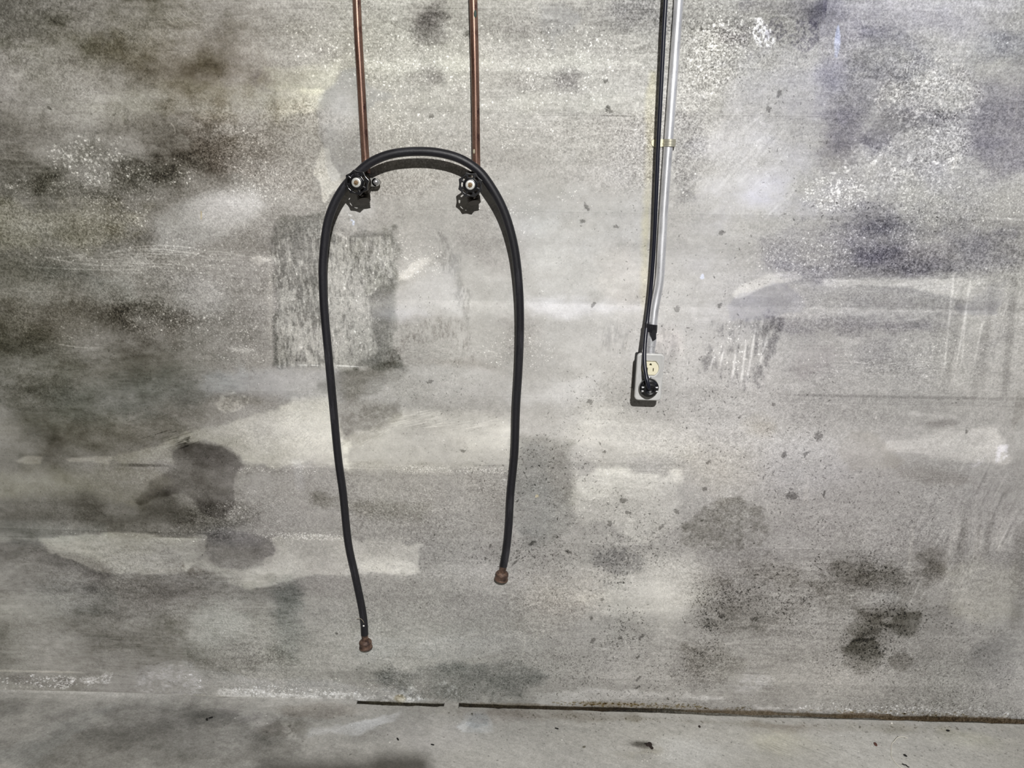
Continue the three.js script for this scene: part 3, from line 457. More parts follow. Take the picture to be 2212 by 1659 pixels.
wall.blob(0.8539, 0.2646, 0.0641, 0.017, 0, -16, 10, 10, { warm: 3 });
wall.blob(0.8256, 0.196, 0.0539, 0.0297, 0.6, -12, 12, 11, {});
wall.blob(0.8068, 0.1579, 0.0304, 0.0351, 0, -36, 8, 12, { warm: 5, mag: -2 });
wall.blob(0.9048, 0.1508, 0.0173, 0.0188, 0.8, -34, 5, 8, { warm: 4 });
wall.blob(0.9369, 0.3983, 0.0376, 0.07, 0.2, -14, 12, 12, { warm: 3 });
wall.poly([[0.3924, 0.1706], [0.4777, 0.1982], [0.5281, 0.1242], [0.4885, 0.0717], [0.411, 0.0693]], -14, 14, 14, { warm: 3, grain: 3 });
wall.blob(0.555, 0.2985, 0.1391, 0.0675, 0, -24, 36, 16, { grain: 4, warm: 3 });
wall.blob(0.5585, 0.3704, 0.0635, 0.0354, 0, -8, 20, 12, { grain: 3, warm: 3 });
wall.blob(0.8516, 0.3189, 0.0318, 0.0191, 0, 12, 10, 8, { warm: -6, mag: -2 });
wall.poly([[0.9671, 0.3933], [1.0466, 0.4188], [1.1235, 0.3975], [1.1557, 0.2793], [1.0794, 0.2282], [0.9987, 0.2626]], 13, 22, 12, { warm: 6, mag: -2 });
wall.blob(0.4251, 0.1019, 0.0662, 0.0587, 0, -14, 24, 15, { grain: 4 });
wall.blob(1.1353, 0.1553, 0.0754, 0.075, 0.6, -12, 26, 14, { warm: -3 });
wall.blob(0.7516, 0.0928, 0.1316, 0.0383, 0, 6, 26, 14, { warm: 1 });
wall.blob(0.5604, 0.074, 0.0552, 0.0231, 0.2, 18, 12, 9, { warm: -6, mag: 1, mottle: 0.8 });
// foot of the wall on the right: white bloom above a brown stain
wall.poly([[0.4039, 0.0144], [0.5823, 0.0201], [0.7608, 0.018], [0.9388, 0.0159], [1.2383, 0.0112], [1.241, -0.0031], [0.9415, -0.0024], [0.7627, 0.0023], [0.539, 0.0056], [0.4045, 0.0065]], 30, 7, 8, { warm: -3, mottle: 0.5 });
wall.poly([[-0.1538, -0.0021], [0.2022, 0.0053], [0.427, 0.0046], [0.7631, -0.0003], [1.252, -0.0028], [1.258, -0.0342], [0.4301, -0.0349], [-0.1539, -0.034]], -34, 4, 3, { warm: 30, mag: 8, wf: 900 });
wall.poly([[0.1569, 0.0118], [0.2466, 0.0172], [0.4039, 0.0144], [0.4941, 0.0068], [0.4274, -0.0006], [0.2023, 0.0027]], -22, 5, 5, { warm: 40, mag: 5 });
wall.poly([[-0.4463, -0.0049], [-0.1935, 0.0006], [-0.188, -0.0284], [-0.4478, -0.0368]], -24, 3, 2, { warm: 15 });
wall.blob(-0.2933, 0.0093, 0.0091, 0.0079, 0, -34, 4, 4, { warm: 60 });
wall.blob(-0.451, -0.0077, 0.0114, 0.0066, 0, -34, 4, 4, { warm: 60 });
// trowel marks, brush marks and the grain of the form boards
wall.strokes(-0.444, 0.6962, 0.0723, 0.0476, 0.72, 90, 0.05, 2, -36, { bend: 0.003 });
wall.strokes(-0.535, 0.7265, 0.0824, 0.0536, 0.6, 40, 0.06, 1.8, -24, { bend: 0.004 });
wall.strokes(-0.8205, 0.6606, 0.0943, 0.0263, 0.35, 90, 0.03, 2.6, -36, {});
wall.strokes(-0.4955, 0.8739, 0.0603, 0.0205, 0.35, 24, 0.05, 1.5, 14, { bend: -0.006 });
wall.strokes(-0.3615, 0.6981, 0.0412, 0.0324, 0.5, 26, 0.06, 1.5, 18, {});
wall.strokes(-0.1763, 0.729, 0.1123, 0.0235, 0.22, 70, 0.06, 1.8, 22, {});
wall.strokes(-0.1764, 0.7237, 0.0919, 0.0214, 0.22, 30, 0.06, 1.4, -12, {});
wall.strokes(-0.2052, 0.8643, 0.09, 0.0164, 0.1, 24, 0.06, 1.4, 14, { bend: 0.004 });
wall.strokes(-0.0756, 0.8822, 0.0597, 0.0203, -0.2, 24, 0.04, 1.3, 15, { bend: 0.003 });
wall.strokes(-0.2984, 0.3471, 0.1301, 0.0168, -0.08, 40, 0.05, 1.4, 12, {});
wall.strokes(-0.0578, 1.0796, 0.0578, 0.0134, -0.12, 22, 0.05, 1.3, 18, {});
wall.strokes(0.7542, 0.8684, 0.1269, 0.0263, -0.03, 36, 0.07, 1.5, 16, { bend: 0.002 });
wall.strokes(0.36, 0.8808, 0.0394, 0.0304, 0.02, 40, 0.035, 1.3, 16, {});
wall.strokes(0.8315, 0.8751, 0.0584, 0.0303, 0.05, 14, 0.05, 2, 14, {});
wall.strokes(-0.637, 0.8659, 0.1111, 0.0247, -0.05, 40, 0.07, 1.4, 15, {});
wall.strokes(-0.9896, 0.8795, 0.1119, 0.0226, -0.1, 22, 0.06, 1.6, 12, {});
wall.strokes(-0.8303, 1.3605, 0.1873, 0.1578, 0.8, 50, 0.03, 1.3, -16, {});
wall.strokes(-0.997, 1.4362, 0.0557, 0.0942, 1.0, 40, 0.035, 1.4, -18, {});
wall.strokes(-0.6745, 1.5239, 0.0544, 0.0248, -0.7, 30, 0.03, 1.6, 16, {});
wall.strokes(-0.4255, 1.0733, 0.107, 0.0576, 0.02, 18, 0.1, 1.2, 10, {});
wall.strokes(-0.6817, 0.9311, 0.3004, 0.0806, 0.02, 40, 0.06, 1.2, 9, {});
wall.strokes(-0.9786, 0.1297, 0.2839, 0.1156, 0.02, 40, 0.06, 1.6, 8, {});
wall.strokes(-0.1364, 0.18, 0.2765, 0.0753, 0.02, 40, 0.05, 1.5, 10, {});
for (const [x0, y0, x1, y1, b] of [[-0.8924, 1.073, -0.6501, 1.0675, 0.018], [-0.8924, 1.073, -0.6967, 1.0917, 0.012], [-1.0172, 1.067, -0.8179, 1.055, -0.008], [-1.0979, 1.0618, -1.0713, 1.0738, 0.01], [-1.0555, 1.048, -0.7893, 1.0477, -0.004], [-1.0229, 1.0679, -0.923, 1.0792, -0.006], [-0.7974, 0.8781, -0.759, 0.8584, 0.006], [-0.9194, 0.8737, -1.0196, 0.8819, 0.004]]) wall.line(x0, y0, x1, y1, 3.4, 2.8, 38, { bend: b, broken: 0.3 });
for (const [x, y] of [[-0.9391, 1.0693], [-0.5328, 1.0696], [-0.616, 0.8766]]) wall.mark(x, y, 0.024, 0.006, -0.1, 26);
for (const [x0, y0, x1, y1] of [[-0.8842, 0.8455, -0.842, 0.8412], [-0.7502, 0.8451, -0.7048, 0.8419], [-0.8434, 0.8287, -0.6905, 0.8318], [-0.5092, 0.8469, -0.4467, 0.8461], [-0.4125, 0.8458, -0.3462, 0.843]]) wall.line(x0, y0, x1, y1, 3.5, 2.2, 55, { broken: 1.0, f: 1500, warm: -6 });
for (const [x0, y0, x1, y1] of [[-0.8463, 0.98, -0.7275, 0.9752], [-0.6773, 0.9811, -0.5485, 0.9815]]) wall.line(x0, y0, x1, y1, 8, 7, 26, { broken: 1.0, warm: 3, rise: 0.4 });
wall.line(-0.7033, 0.9677, -0.766, 0.9093, 2.6, 2, 16, { bend: 0.006 });
wall.line(-0.7222, 1.3399, -0.715, 1.3179, 3, 2.5, 34, { bend: 0.004 });
wall.line(-0.6761, 1.1685, -0.6778, 1.1498, 3, 3, -10, { warm: 60, mag: 8 });
for (const [x0, y0, x1, y1] of [[0.0105, 0.6105, 0.0135, 0.3556], [0.0114, 0.3556, 0.0071, 0.1211]]) wall.line(x0, y0, x1, y1, 4.5, 4.5, 13, { broken: 0.6, warm: 4 });
wall.line(-0.5098, 0.6292, -0.5038, 0.5512, 22, 18, 14, { broken: 0.3, warm: -8 });
wall.line(0.0033, 1.3628, 0.2046, 1.3628, 1.6, 1.6, -22, { broken: 0.9 });
wall.line(0.138, 1.362, 0.2138, 1.3621, 2, 2, -40, { broken: 0.6 });
wall.line(-0.5278, 1.5518, 0.5534, 1.5625, 2, 2, -18, { broken: 1.0 });
wall.line(0.2861, 1.5596, 0.396, 1.56, 3, 2, -30, { broken: 0.7, warm: -8 });
wall.line(-0.6368, 0.6085, -0.0321, 0.6139, 5, 5, 12, { broken: 1.0, f: 1500 });
wall.line(0.394, 0.4364, 0.7092, 0.4377, 3.5, 3, 26, { broken: 0.5, rise: 0.5 });
wall.line(0.1084, 0.4382, 0.394, 0.4364, 4, 3, 14, { broken: 0.9 });
wall.line(-0.5752, 0.431, -0.1467, 0.4363, 4, 4, 14, { broken: 1.0, f: 1500 });
wall.line(0.5602, 0.2451, 0.7758, 0.2464, 4, 4, -14, { broken: 0.8 });
wall.line(0.4498, 1.0789, 0.5549, 1.074, 4, 3, 22, { broken: 0.6 });
wall.line(0.7839, 1.1288, 0.8491, 1.1308, 5, 4, 16, { broken: 0.4 });
wall.line(0.4848, 0.9632, 0.5743, 0.9865, 2, 2, -18, { broken: 0.6 });
wall.line(-0.2237, 1.2579, -0.229, 1.2261, 1.4, 1.4, -14, { bend: 0.01 });
// pale sand grains where the cement skin has gone
wall.specks(-0.4796, 1.4594, 0.1187, 0.076, 546, 62.1, 1.61, 4.25, { clump: 0.9, rise: 0.3 });
wall.specks(-0.2253, 1.4371, 0.2458, 0.1272, 1950, 56.7, 1.495, 3.57, { clump: 0.8, rise: 0.3 });
wall.specks(0.0917, 1.4494, 0.1622, 0.101, 1170, 67.5, 1.495, 3.825, { clump: 0.9, rise: 0.3 });
wall.specks(0.0793, 1.2847, 0.1855, 0.0979, 2210, 56.7, 1.495, 3.825, { clump: 0.7, rise: 0.3 });
wall.specks(-0.2279, 1.2892, 0.2428, 0.0981, 2210, 48.6, 1.38, 3.06, { clump: 0.7, rise: 0.3 });
wall.specks(-0.5373, 1.2848, 0.1413, 0.0986, 2080, 51.3, 1.38, 3.23, { clump: 0.6, rise: 0.3 });
wall.specks(-0.8749, 1.2664, 0.1048, 0.0498, 600, 54, 1.4, 6, { clump: 0.8, rise: 0.5, ang: -0.3, spread: 1.6 });
wall.specks(-0.7489, 1.2456, 0.0858, 0.031, 338, 78.3, 1.84, 4.25, { clump: 0.8, rise: 0.4 });
wall.specks(-0.9354, 1.2062, 0.1831, 0.0314, 845, 45.9, 1.495, 3.4, { clump: 0.7 });
wall.specks(-0.8555, 1.1516, 0.0776, 0.0376, 312, 54, 1.725, 4.25, { clump: 0.8 });
wall.specks(-0.797, 1.0669, 0.2554, 0.0483, 624, 56.7, 1.495, 3.57, { clump: 1 });
wall.specks(-0.6055, 1.012, 0.1085, 0.108, 650, 48.6, 1.38, 3.06, { clump: 0.8 });
wall.specks(-0.7809, 0.9393, 0.1303, 0.0342, 390, 64.8, 1.495, 3.57, { clump: 1 });
wall.specks(-0.645, 0.8913, 0.1309, 0.051, 546, 48.6, 1.38, 3.06, { clump: 1 });
wall.specks(-1.0136, 0.9248, 0.1212, 0.0507, 182, 48.6, 1.38, 3.4, { clump: 1 });
wall.specks(-0.0539, 1.1551, 0.0856, 0.121, 910, 45.9, 1.38, 2.89, { clump: 0.7 });
wall.specks(-0.016, 0.8834, 0.0893, 0.0813, 780, 48.6, 1.38, 2.89, { clump: 0.7 });
wall.specks(-0.2316, 1.0767, 0.0774, 0.0574, 390, 48.6, 1.38, 2.89, { clump: 0.8 });
wall.specks(-0.4097, 0.9959, 0.128, 0.1477, 286, 54, 1.61, 4.25, { clump: 0.9, asp: 2, ang: 1.57, spread: 0.7 });
wall.specks(0.3336, 1.4607, 0.0447, 0.1003, 494, 48.6, 1.495, 4.25, { clump: 0.8, rise: 0.3 });
wall.specks(0.3203, 1.2793, 0.0314, 0.089, 546, 70.2, 1.495, 3.57, { clump: 0.8, rise: 0.3 });
wall.specks(0.7596, 1.4112, 0.0981, 0.0465, 520, 26, 1.4, 7, { clump: 0.8, rise: 0.8 });
wall.specks(0.7514, 1.2855, 0.1276, 0.0795, 800, 26, 1.4, 7, { clump: 0.8, rise: 0.8 });
wall.specks(0.6129, 1.2208, 0.0647, 0.0326, 338, 54, 1.725, 4.25, { clump: 0.8, rise: 0.5 });
wall.specks(0.857, 1.1973, 0.1384, 0.0636, 1040, 40.5, 1.495, 3.4, { clump: 0.8, rise: 0.4 });
wall.specks(0.6842, 1.1018, 0.2166, 0.0564, 1430, 51.3, 1.38, 3.57, { clump: 0.8, rise: 0.3 });
wall.specks(0.6382, 1.015, 0.1243, 0.0387, 390, 54, 1.38, 2.89, { clump: 0.8 });
wall.specks(0.7904, 0.8894, 0.2333, 0.0804, 1170, 51.3, 1.38, 2.89, { clump: 0.9 });
wall.specks(0.4769, 0.8932, 0.0881, 0.0806, 390, 62.1, 1.38, 3.825, { clump: 1 });
wall.specks(0.9099, 1.517, 0.0523, 0.0407, 208, 59.4, 1.725, 4.25, { clump: 0.8 });
wall.specks(0.3828, 1.511, 0.0531, 0.041, 338, 54, 1.725, 4.25, { clump: 0.8 });
wall.specks(-0.5324, 0.601, 0.126, 0.0156, 650, 59.4, 1.38, 2.89, { clump: 0.4, rise: 0.3 });
wall.specks(-0.2397, 0.609, 0.2082, 0.0111, 650, 51.3, 1.38, 2.55, { clump: 0.5, rise: 0.3 });
wall.specks(-0.5391, 0.4934, 0.16, 0.0806, 1170, 32.4, 1.38, 2.55, { clump: 0.7 });
wall.specks(-0.8331, 0.4395, 0.2924, 0.0235, 546, 45.9, 1.38, 3.06, { clump: 0.8 });
wall.specks(-0.4995, 0.4388, 0.1074, 0.0094, 338, 54, 1.38, 2.55, { clump: 0.5 });
wall.specks(-0.2199, 0.5355, 0.1894, 0.068, 910, 29.7, 1.38, 2.55, { clump: 0.8 });
wall.specks(-0.6883, 0.4954, 0.0642, 0.03, 260, 59.4, 1.495, 3.4, { clump: 0.8 });
wall.specks(-0.4084, 0.0306, 0.2955, 0.0315, 546, 45.9, 1.495, 3.825, { clump: 1 });
wall.specks(0.1248, 0.5665, 0.1039, 0.1007, 468, 32.4, 1.725, 3.4, { clump: 1 });
wall.specks(-0.0348, 0.8111, 1.0044, 0.7797, 1820, 40.5, 1.265, 2.55, { clump: 1.2 });
for (const [x, y, a, b, r] of [[0.6872, 1.2863, 0.007, 0.004, 0.5], [0.7551, 1.2909, 0.006, 0.005, 0.4], [0.806, 1.2863, 0.009, 0.003, -0.3], [0.726, 1.2709, 0.007, 0.004, -0.1], [0.6069, 1.262, 0.006, 0.003, 0], [0.8009, 1.3423, 0.005, 0.005, 0.3], [0.6214, 1.2272, 0.005, 0.004, 0.4], [0.6209, 1.2461, 0.003, 0.006, 0.3], [0.8373, 1.2903, 0.003, 0.006, -0.5], [0.9425, 1.0779, 0.003, 0.002, 0], [0.7623, 0.7528, 0.0035, 0.0035, 0], [-1.0713, 1.2115, 0.008, 0.005, -0.4]]) wall.mark(x, y, a, b, r, 44, 0.6);
// dark flecks and chips
const fleck = { asp: 2.6, spread: 3.14, clump: 0.5, rise: -0.35 };
wall.specks(0.268, 1.0852, 0.3149, 0.2468, 1080, -52.8, 0.935, 3.51, fleck);
wall.specks(0.3703, 0.7463, 0.4621, 0.2112, 3240, -55.2, 1.02, 3.588, fleck);
wall.specks(0.1798, 0.5, 0.4401, 0.2281, 4050, -55.2, 1.02, 3.744, fleck);
wall.specks(0.4012, 0.3423, 0.5121, 0.1907, 7020, -55.2, 1.105, 3.9, { ...fleck, clump: 0.6 });
wall.specks(0.6217, 0.2762, 0.3536, 0.1698, 7020, -50.4, 1.19, 3.9, { ...fleck, clump: 0.8 });
wall.specks(0.3943, 0.1455, 0.461, 0.1136, 4860, -48, 1.105, 3.588, fleck);
wall.specks(1.0106, 0.1891, 0.1828, 0.161, 2025, -40.8, 1.105, 3.588, fleck);
wall.specks(0.7559, 0.5596, 0.2663, 0.1337, 2025, -48, 1.105, 3.9, fleck);
wall.specks(-0.1254, 0.3518, 0.302, 0.2151, 2295, -43.2, 0.935, 3.12, fleck);
wall.specks(-0.1366, 0.1039, 0.3354, 0.0898, 2025, -43.2, 1.02, 3.12, fleck);
wall.specks(-0.1354, 0.7881, 0.2829, 0.0943, 1215, -43.2, 0.935, 3.12, fleck);
wall.specks(-0.2593, 0.6679, 0.1549, 0.0545, 405, -36, 0.935, 2.652, fleck);
wall.specks(-0.2332, 0.9794, 0.0884, 0.0494, 189, -48, 0.935, 3.12, fleck);
wall.specks(-0.3939, 1.34, 0.0558, 0.1054, 202, -43.2, 0.935, 3.12, fleck);
wall.specks(0.0444, 1.5236, 0.196, 0.0738, 351, -43.2, 0.935, 3.51, fleck);
wall.specks(-0.741, 0.2621, 0.4767, 0.1851, 1215, -31.2, 0.935, 2.808, fleck);
wall.specks(-0.8437, 0.8256, 0.3372, 0.3444, 1215, -28.8, 0.935, 2.808, fleck);
wall.specks(-0.7895, 1.308, 0.3115, 0.2676, 1215, -31.2, 0.935, 2.808, fleck);
wall.specks(0.4659, 1.2991, 0.1832, 0.2294, 567, -45.6, 1.02, 3.9, fleck);
wall.specks(0.7116, 1.1767, 0.2045, 0.0367, 216, -55.2, 1.275, 4.68, { ...fleck, clump: 1 });
wall.specks(0.9289, 0.6949, 0.1598, 0.0747, 216, -48, 1.105, 3.9, fleck);
wall.specks(0.7642, 0.7967, 0.2369, 0.0166, 351, -55.2, 1.19, 4.68, { ...fleck, clump: 1 });
wall.specks(-0.3851, 0.6211, 0.584, 0.0155, 351, -43.2, 0.935, 2.652, fleck);
wall.specks(0.426, 0.0177, 0.8041, 0.0288, 945, -55.2, 1.02, 3.9, { ...fleck, warm: 6 });
for (const [x, y, a, b, r] of [[0.2256, 0.5454, 0.007, 0.006, 0.5], [0.2387, 0.5163, 0.006, 0.004, -0.3], [0.1993, 0.4868, 0.005, 0.007, 0.2], [0.3141, 0.4805, 0.010, 0.004, 0.8], [0.3479, 0.5213, 0.007, 0.004, -0.6], [0.601, 0.5647, 0.012, 0.008, -0.2], [0.4059, 0.5778, 0.006, 0.004, 0], [0.597, 0.5824, 0.004, 0.003, 0], [0.6428, 0.7077, 0.008, 0.010, 0.3], [0.6223, 0.6664, 0.007, 0.004, 0.4], [0.5732, 0.6609, 0.005, 0.008, -0.5], [0.4091, 0.6407, 0.006, 0.004, 0.4], [0.5389, 0.7773, 0.004, 0.005, 0], [0.4678, 0.7463, 0.003, 0.004, 0], [0.9619, 0.7255, 0.004, 0.004, 0], [0.4038, 0.9912, 0.005, 0.005, 0], [0.3154, 0.9817, 0.007, 0.006, -0.3], [0.1393, 0.9863, 0.004, 0.006, -0.6], [0.3948, 1.1419, 0.006, 0.005, 0.5], [0.1788, 1.1496, 0.007, 0.003, -0.2], [0.1166, 1.1884, 0.004, 0.008, 0.5], [0.1101, 1.1596, 0.005, 0.004, 0], [0.1548, 1.3743, 0.008, 0.004, -0.6], [0.145, 1.4281, 0.004, 0.004, 0], [0.1517, 1.3803, 0.004, 0.003, 0], [0.4676, 1.381, 0.004, 0.009, 0.3], [0.4844, 1.4111, 0.004, 0.008, 0], [0.3231, 1.5259, 0.004, 0.006, 0], [-0.1971, 1.3584, 0.004, 0.004, 0], [-0.1271, 1.511, 0.006, 0.004, 0.5], [0.1721, 0.1841, 0.004, 0.008, -0.5], [0.2376, 0.1923, 0.005, 0.005, 0.3], [0.2876, 0.1988, 0.010, 0.003, 0.7], [0.2876, 0.0848, 0.010, 0.003, 0.8], [0.2869, 0.059, 0.009, 0.003, 0.6], [0.2821, 0.1421, 0.008, 0.003, 0.9], [0.1663, 0.2448, 0.004, 0.006, 0], [0.1891, 0.2943, 0.005, 0.004, 0], [0.1071, 0.4149, 0.007, 0.004, -0.3], [0.0257, 0.4361, 0.009, 0.004, 0.6], [-0.0149, 0.3845, 0.010, 0.0025, 0.8], [-0.0108, 0.3976, 0.006, 0.003, 0.9], [-0.0846, 0.3921, 0.0035, 0.005, 0], [-0.0731, 0.4242, 0.003, 0.004, 0], [-0.1357, 0.6554, 0.006, 0.003, 0], [-0.2079, 0.8137, 0.006, 0.005, 0.2], [0.1422, 0.7751, 0.006, 0.005, 0], [-0.4401, 0.1849, 0.004, 0.003, -0.5], [-0.7522, 0.6654, 0.004, 0.003, 0], [-0.9638, 1.364, 0.006, 0.002, -0.8], [0.1777, 0.6594, 0.004, 0.003, 0.3], [0.4724, 0.2597, 0.008, 0.006, 0], [0.5506, 0.2546, 0.009, 0.005, 0.1], [0.672, 0.5731, 0.002, 0.009, -0.1]]) wall.mark(x, y, a, b, r, -56, -0.8);
// mint and cream paint drops
wall.mark(0.3639, 1.0496, 0.0042, 0.0048, 0.3, 34, 0.4, -46);
wall.mark(-0.3641, 1.1539, 0.0055, 0.0022, -0.6, 36, 0.4, -46);
wall.mark(-0.3605, 1.1483, 0.0022, 0.004, -0.4, 36, 0.4, -46);
wall.mark(-0.3675, 1.1641, 0.0045, 0.002, -0.3, 44, 0.3, -8);
wall.mark(-0.3853, 1.014, 0.0025, 0.004, 0.4, 50, 0.4, 0);
wall.mark(0.0315, 0.5507, 0.0035, 0.0035, 0, 34, 0.4, 60);
wall.mark(-0.0411, 0.5893, 0.004, 0.003, 0, 50, 0.4, -6);
wall.mark(-0.3602, 0.5013, 0.0045, 0.003, 0, 34, 0.4, 4);

wall.each(-1.34, -0.03, 1.34, 0.004, (k, x, y) => { const open = x > -0.146 || (x > -0.395 && x < -0.182), t = open ? clamp((0.0015 + 0.0012 * sm(FB, x * 900, 60) - y) / 0.003, 0, 1) : 0; wall.L[k] += (56 + 14 * sm(FB, x * 500, y * 900) + 8 * sm(GR, x * 900, y * 900) - wall.L[k]) * t; wall.A[k] += 14 * t; });
wall.specks(-1.1167, 0.0321, 0.1501, 0.0185, 260, 60, 1.5, 6, { clump: 1.2, warm: -10, rise: 0.4, ang: 0.5, spread: 1 });
wall.specks(-0.8176, 0.0414, 0.1031, 0.0289, 260, 50, 1.4, 5, { clump: 1.2, warm: -10, rise: 0.4 });
wall.specks(-0.5682, 0.0203, 0.2056, 0.0158, 360, 50, 1.4, 5, { clump: 1.2, warm: -8, rise: 0.4 });
wall.specks(0.8722, 0.0163, 0.3648, 0.013, 500, 46, 1.4, 5, { clump: 1.1, warm: -6, rise: 0.4 });
// long brushed bands that follow the boards
wall.strokes(-0.7976, 1.2358, 0.3154, 0.3016, -0.02, 90, 0.09, 2.4, -9, { jitter: 0.06 });
wall.strokes(-0.8322, 0.9283, 0.3317, 0.2021, -0.02, 70, 0.1, 2.2, 8, { jitter: 0.05 });
wall.strokes(-0.225, 1.454, 0.2724, 0.1096, 0.0, 90, 0.12, 2.4, 8, { jitter: 0.03 });
wall.strokes(0.0917, 1.4494, 0.1983, 0.1094, 0.0, 60, 0.1, 2.4, 8, { jitter: 0.03 });
wall.strokes(0.7702, 1.0939, 0.2635, 0.113, -0.01, 90, 0.12, 2.4, 8, { jitter: 0.03 });
wall.strokes(0.8001, 0.8896, 0.2721, 0.0905, -0.02, 80, 0.1, 2, -8, { jitter: 0.04 });
wall.strokes(-0.1358, 0.5489, 0.3458, 0.0789, -0.02, 60, 0.12, 2.4, -7, { jitter: 0.04 });
wall.strokes(-0.9118, 0.22, 0.3695, 0.1376, -0.02, 70, 0.12, 2.6, -8, { jitter: 0.05 });
wall.strokes(0.304, 0.1805, 0.4378, 0.125, -0.02, 90, 0.1, 2.2, -8, { jitter: 0.05 });
wall.strokes(-1.0488, 0.0237, 0.381, 0.0397, -0.02, 40, 0.14, 3, 9, { jitter: 0.03 });
wall.strokes(0.8305, 1.3043, 0.1542, 0.2017, 1.42, 60, 0.12, 4, 8, { jitter: 0.06 });
wall.strokes(0.9302, 1.0396, 0.104, 0.1913, 1.45, 60, 0.12, 4, -9, { jitter: 0.05 });
wall.strokes(0.9993, 0.4523, 0.1242, 0.1836, 1.3, 50, 0.1, 5, -11, { jitter: 0.08 });
wall.strokes(0.9993, 0.4523, 0.1242, 0.1836, 1.3, 40, 0.1, 5, 11, { jitter: 0.08 });
wall.strokes(0.4827, 0.8322, 0.0692, 0.0616, 1.45, 40, 0.05, 2.5, 13, { jitter: 0.1 });
wall.strokes(0.2004, 0.9129, 0.0393, 0.0402, 1.45, 30, 0.03, 2, -16, { jitter: 0.15 });
wall.strokes(0.4409, 1.2721, 0.1197, 0.1069, 0.85, 40, 0.12, 7, 7, { jitter: 0.2 });
// peppered with dark pits, low on the right
wall.specks(0.4682, 0.3082, 0.4282, 0.1685, 5200, -56, 1.2, 4.2, fleck);
wall.specks(0.6766, 0.2656, 0.2572, 0.1337, 3800, -56, 1.3, 4.6, { ...fleck, clump: 0.8 });
wall.specks(0.2886, 0.4336, 0.2639, 0.1743, 1500, -54, 1.2, 4.2, fleck);

wall.poly([[0.1267, 0.7832], [0.3487, 0.7669], [0.3955, 0.6828], [0.3179, 0.6266], [0.1737, 0.6341], [0.0995, 0.6976]], 9, 30, 16, { warm: 4, mag: -1 });
wall.poly([[0.0251, 0.3678], [0.1861, 0.3603], [0.1476, 0.2504], [0.0296, 0.1598], [-0.016, 0.2457]], 6, 30, 14, { warm: 3 });

wall.blob(-1.1062, 0.9129, 0.1522, 0.0916, 0, 20, 50, 16, { warm: -2 });
wall.blob(-1.1006, 1.0129, 0.1198, 0.0395, 0, 8, 30, 14, {});
wall.blob(-0.9427, 1.4918, 0.0643, 0.0504, -0.4, -10, 30, 16, { mag: -3 });
wall.blob(-0.6599, 1.4867, 0.0821, 0.0503, 0.1, -12, 30, 16, { warm: 3 });
wall.strokes(-0.7185, 1.0683, 0.1667, 0.0251, -0.02, 50, 0.12, 1.6, 20, { bend: 0.003, jitter: 0.05 });
wall.strokes(-0.9644, 1.0641, 0.1283, 0.0252, -0.02, 40, 0.1, 1.6, 16, { bend: -0.004, jitter: 0.08 });
wall.line(-1.113, 0.4135, -0.5644, 0.4313, 3, 3, 12, { broken: 0.8 });
wall.line(-1.2156, 0.4203, -0.737, 0.4291, 2.5, 2.5, -22, { broken: 0.8 });
wall.line(-0.4011, 0.6119, 0.3495, 0.6152, 2, 2, -16, { broken: 0.9 });
wall.poly([[0.9434, 0.5418], [1.0111, 0.5658], [1.0638, 0.556], [1.051, 0.4536], [1.0357, 0.3598], [0.9909, 0.3108], [0.9585, 0.3813]], 10, 10, 10, { warm: 1, mottle: 0.4, mx: 1400, my: 200 });
wall.blob(0.8393, 0.3305, 0.1904, 0.1072, 0, -9, 60, 16, { warm: 2 });

// rougher, scuffed lower left
wall.blob(-0.9694, 0.2059, 0.4718, 0.2136, 0, -9, 60, 20, { mottle: 0.7, mx: 260, my: 900, grain: 3 });
wall.blob(-0.9634, 0.2558, 0.4684, 0.1858, 0, 9, 60, 20, { mottle: 0.7, mx: 420, my: 1100, warm: -2 });
wall.blob(-0.9693, 0.8021, 0.3395, 0.1368, 0, -8, 60, 20, { mottle: 0.7, mx: 260, my: 900, grain: 3 });
wall.blob(-0.9501, 0.792, 0.3398, 0.1373, 0, 9, 60, 20, { mottle: 0.6, mx: 500, my: 1300, warm: -2 });
wall.blob(-0.8727, 1.3947, 0.3076, 0.1907, 0, -8, 60, 20, { mottle: 0.7, mx: 300, my: 600, grain: 2 });
wall.strokes(-0.9755, 0.1553, 0.3734, 0.102, -0.02, 70, 0.1, 1.6, -14, { jitter: 0.06 });
wall.strokes(-0.9649, 0.2434, 0.3687, 0.1367, -0.02, 70, 0.08, 1.6, 12, { jitter: 0.06 });

wall.specks(0.3145, 0.0089, 0.2466, 0.0066, 260, -50, 1.5, 6, { clump: 1, warm: 40, asp: 2, ang: 0, spread: 0.6 });
wall.specks(0.7621, 0.0076, 0.4439, 0.0065, 300, -44, 1.5, 6, { clump: 1, warm: 30, asp: 2, ang: 0, spread: 0.6 });
const wallTiles = wall.textures(2, 2);
// the rest of the wall, out of the picture, at a coarser grain
const farWall = new Sheet(-3.0, 0, 2000, 920, 0.003);
boards(farWall, 158);
broad(farWall);
farWall.G.forEach((g, k) => { farWall.G[k] = g * 0.45; });
for (let i = 0; i < 150; i++) farWall.blob(rr(-3, 3), rr(0, 2.75), rr(0.05, 0.3), rr(0.03, 0.12), rr(-0.3, 0.3), rr(-24, 20), rr(10, 60), 25, { warm: rr(-4, 6), mag: rr(-3, 3) });
const [farTile] = farWall.textures(1, 1);

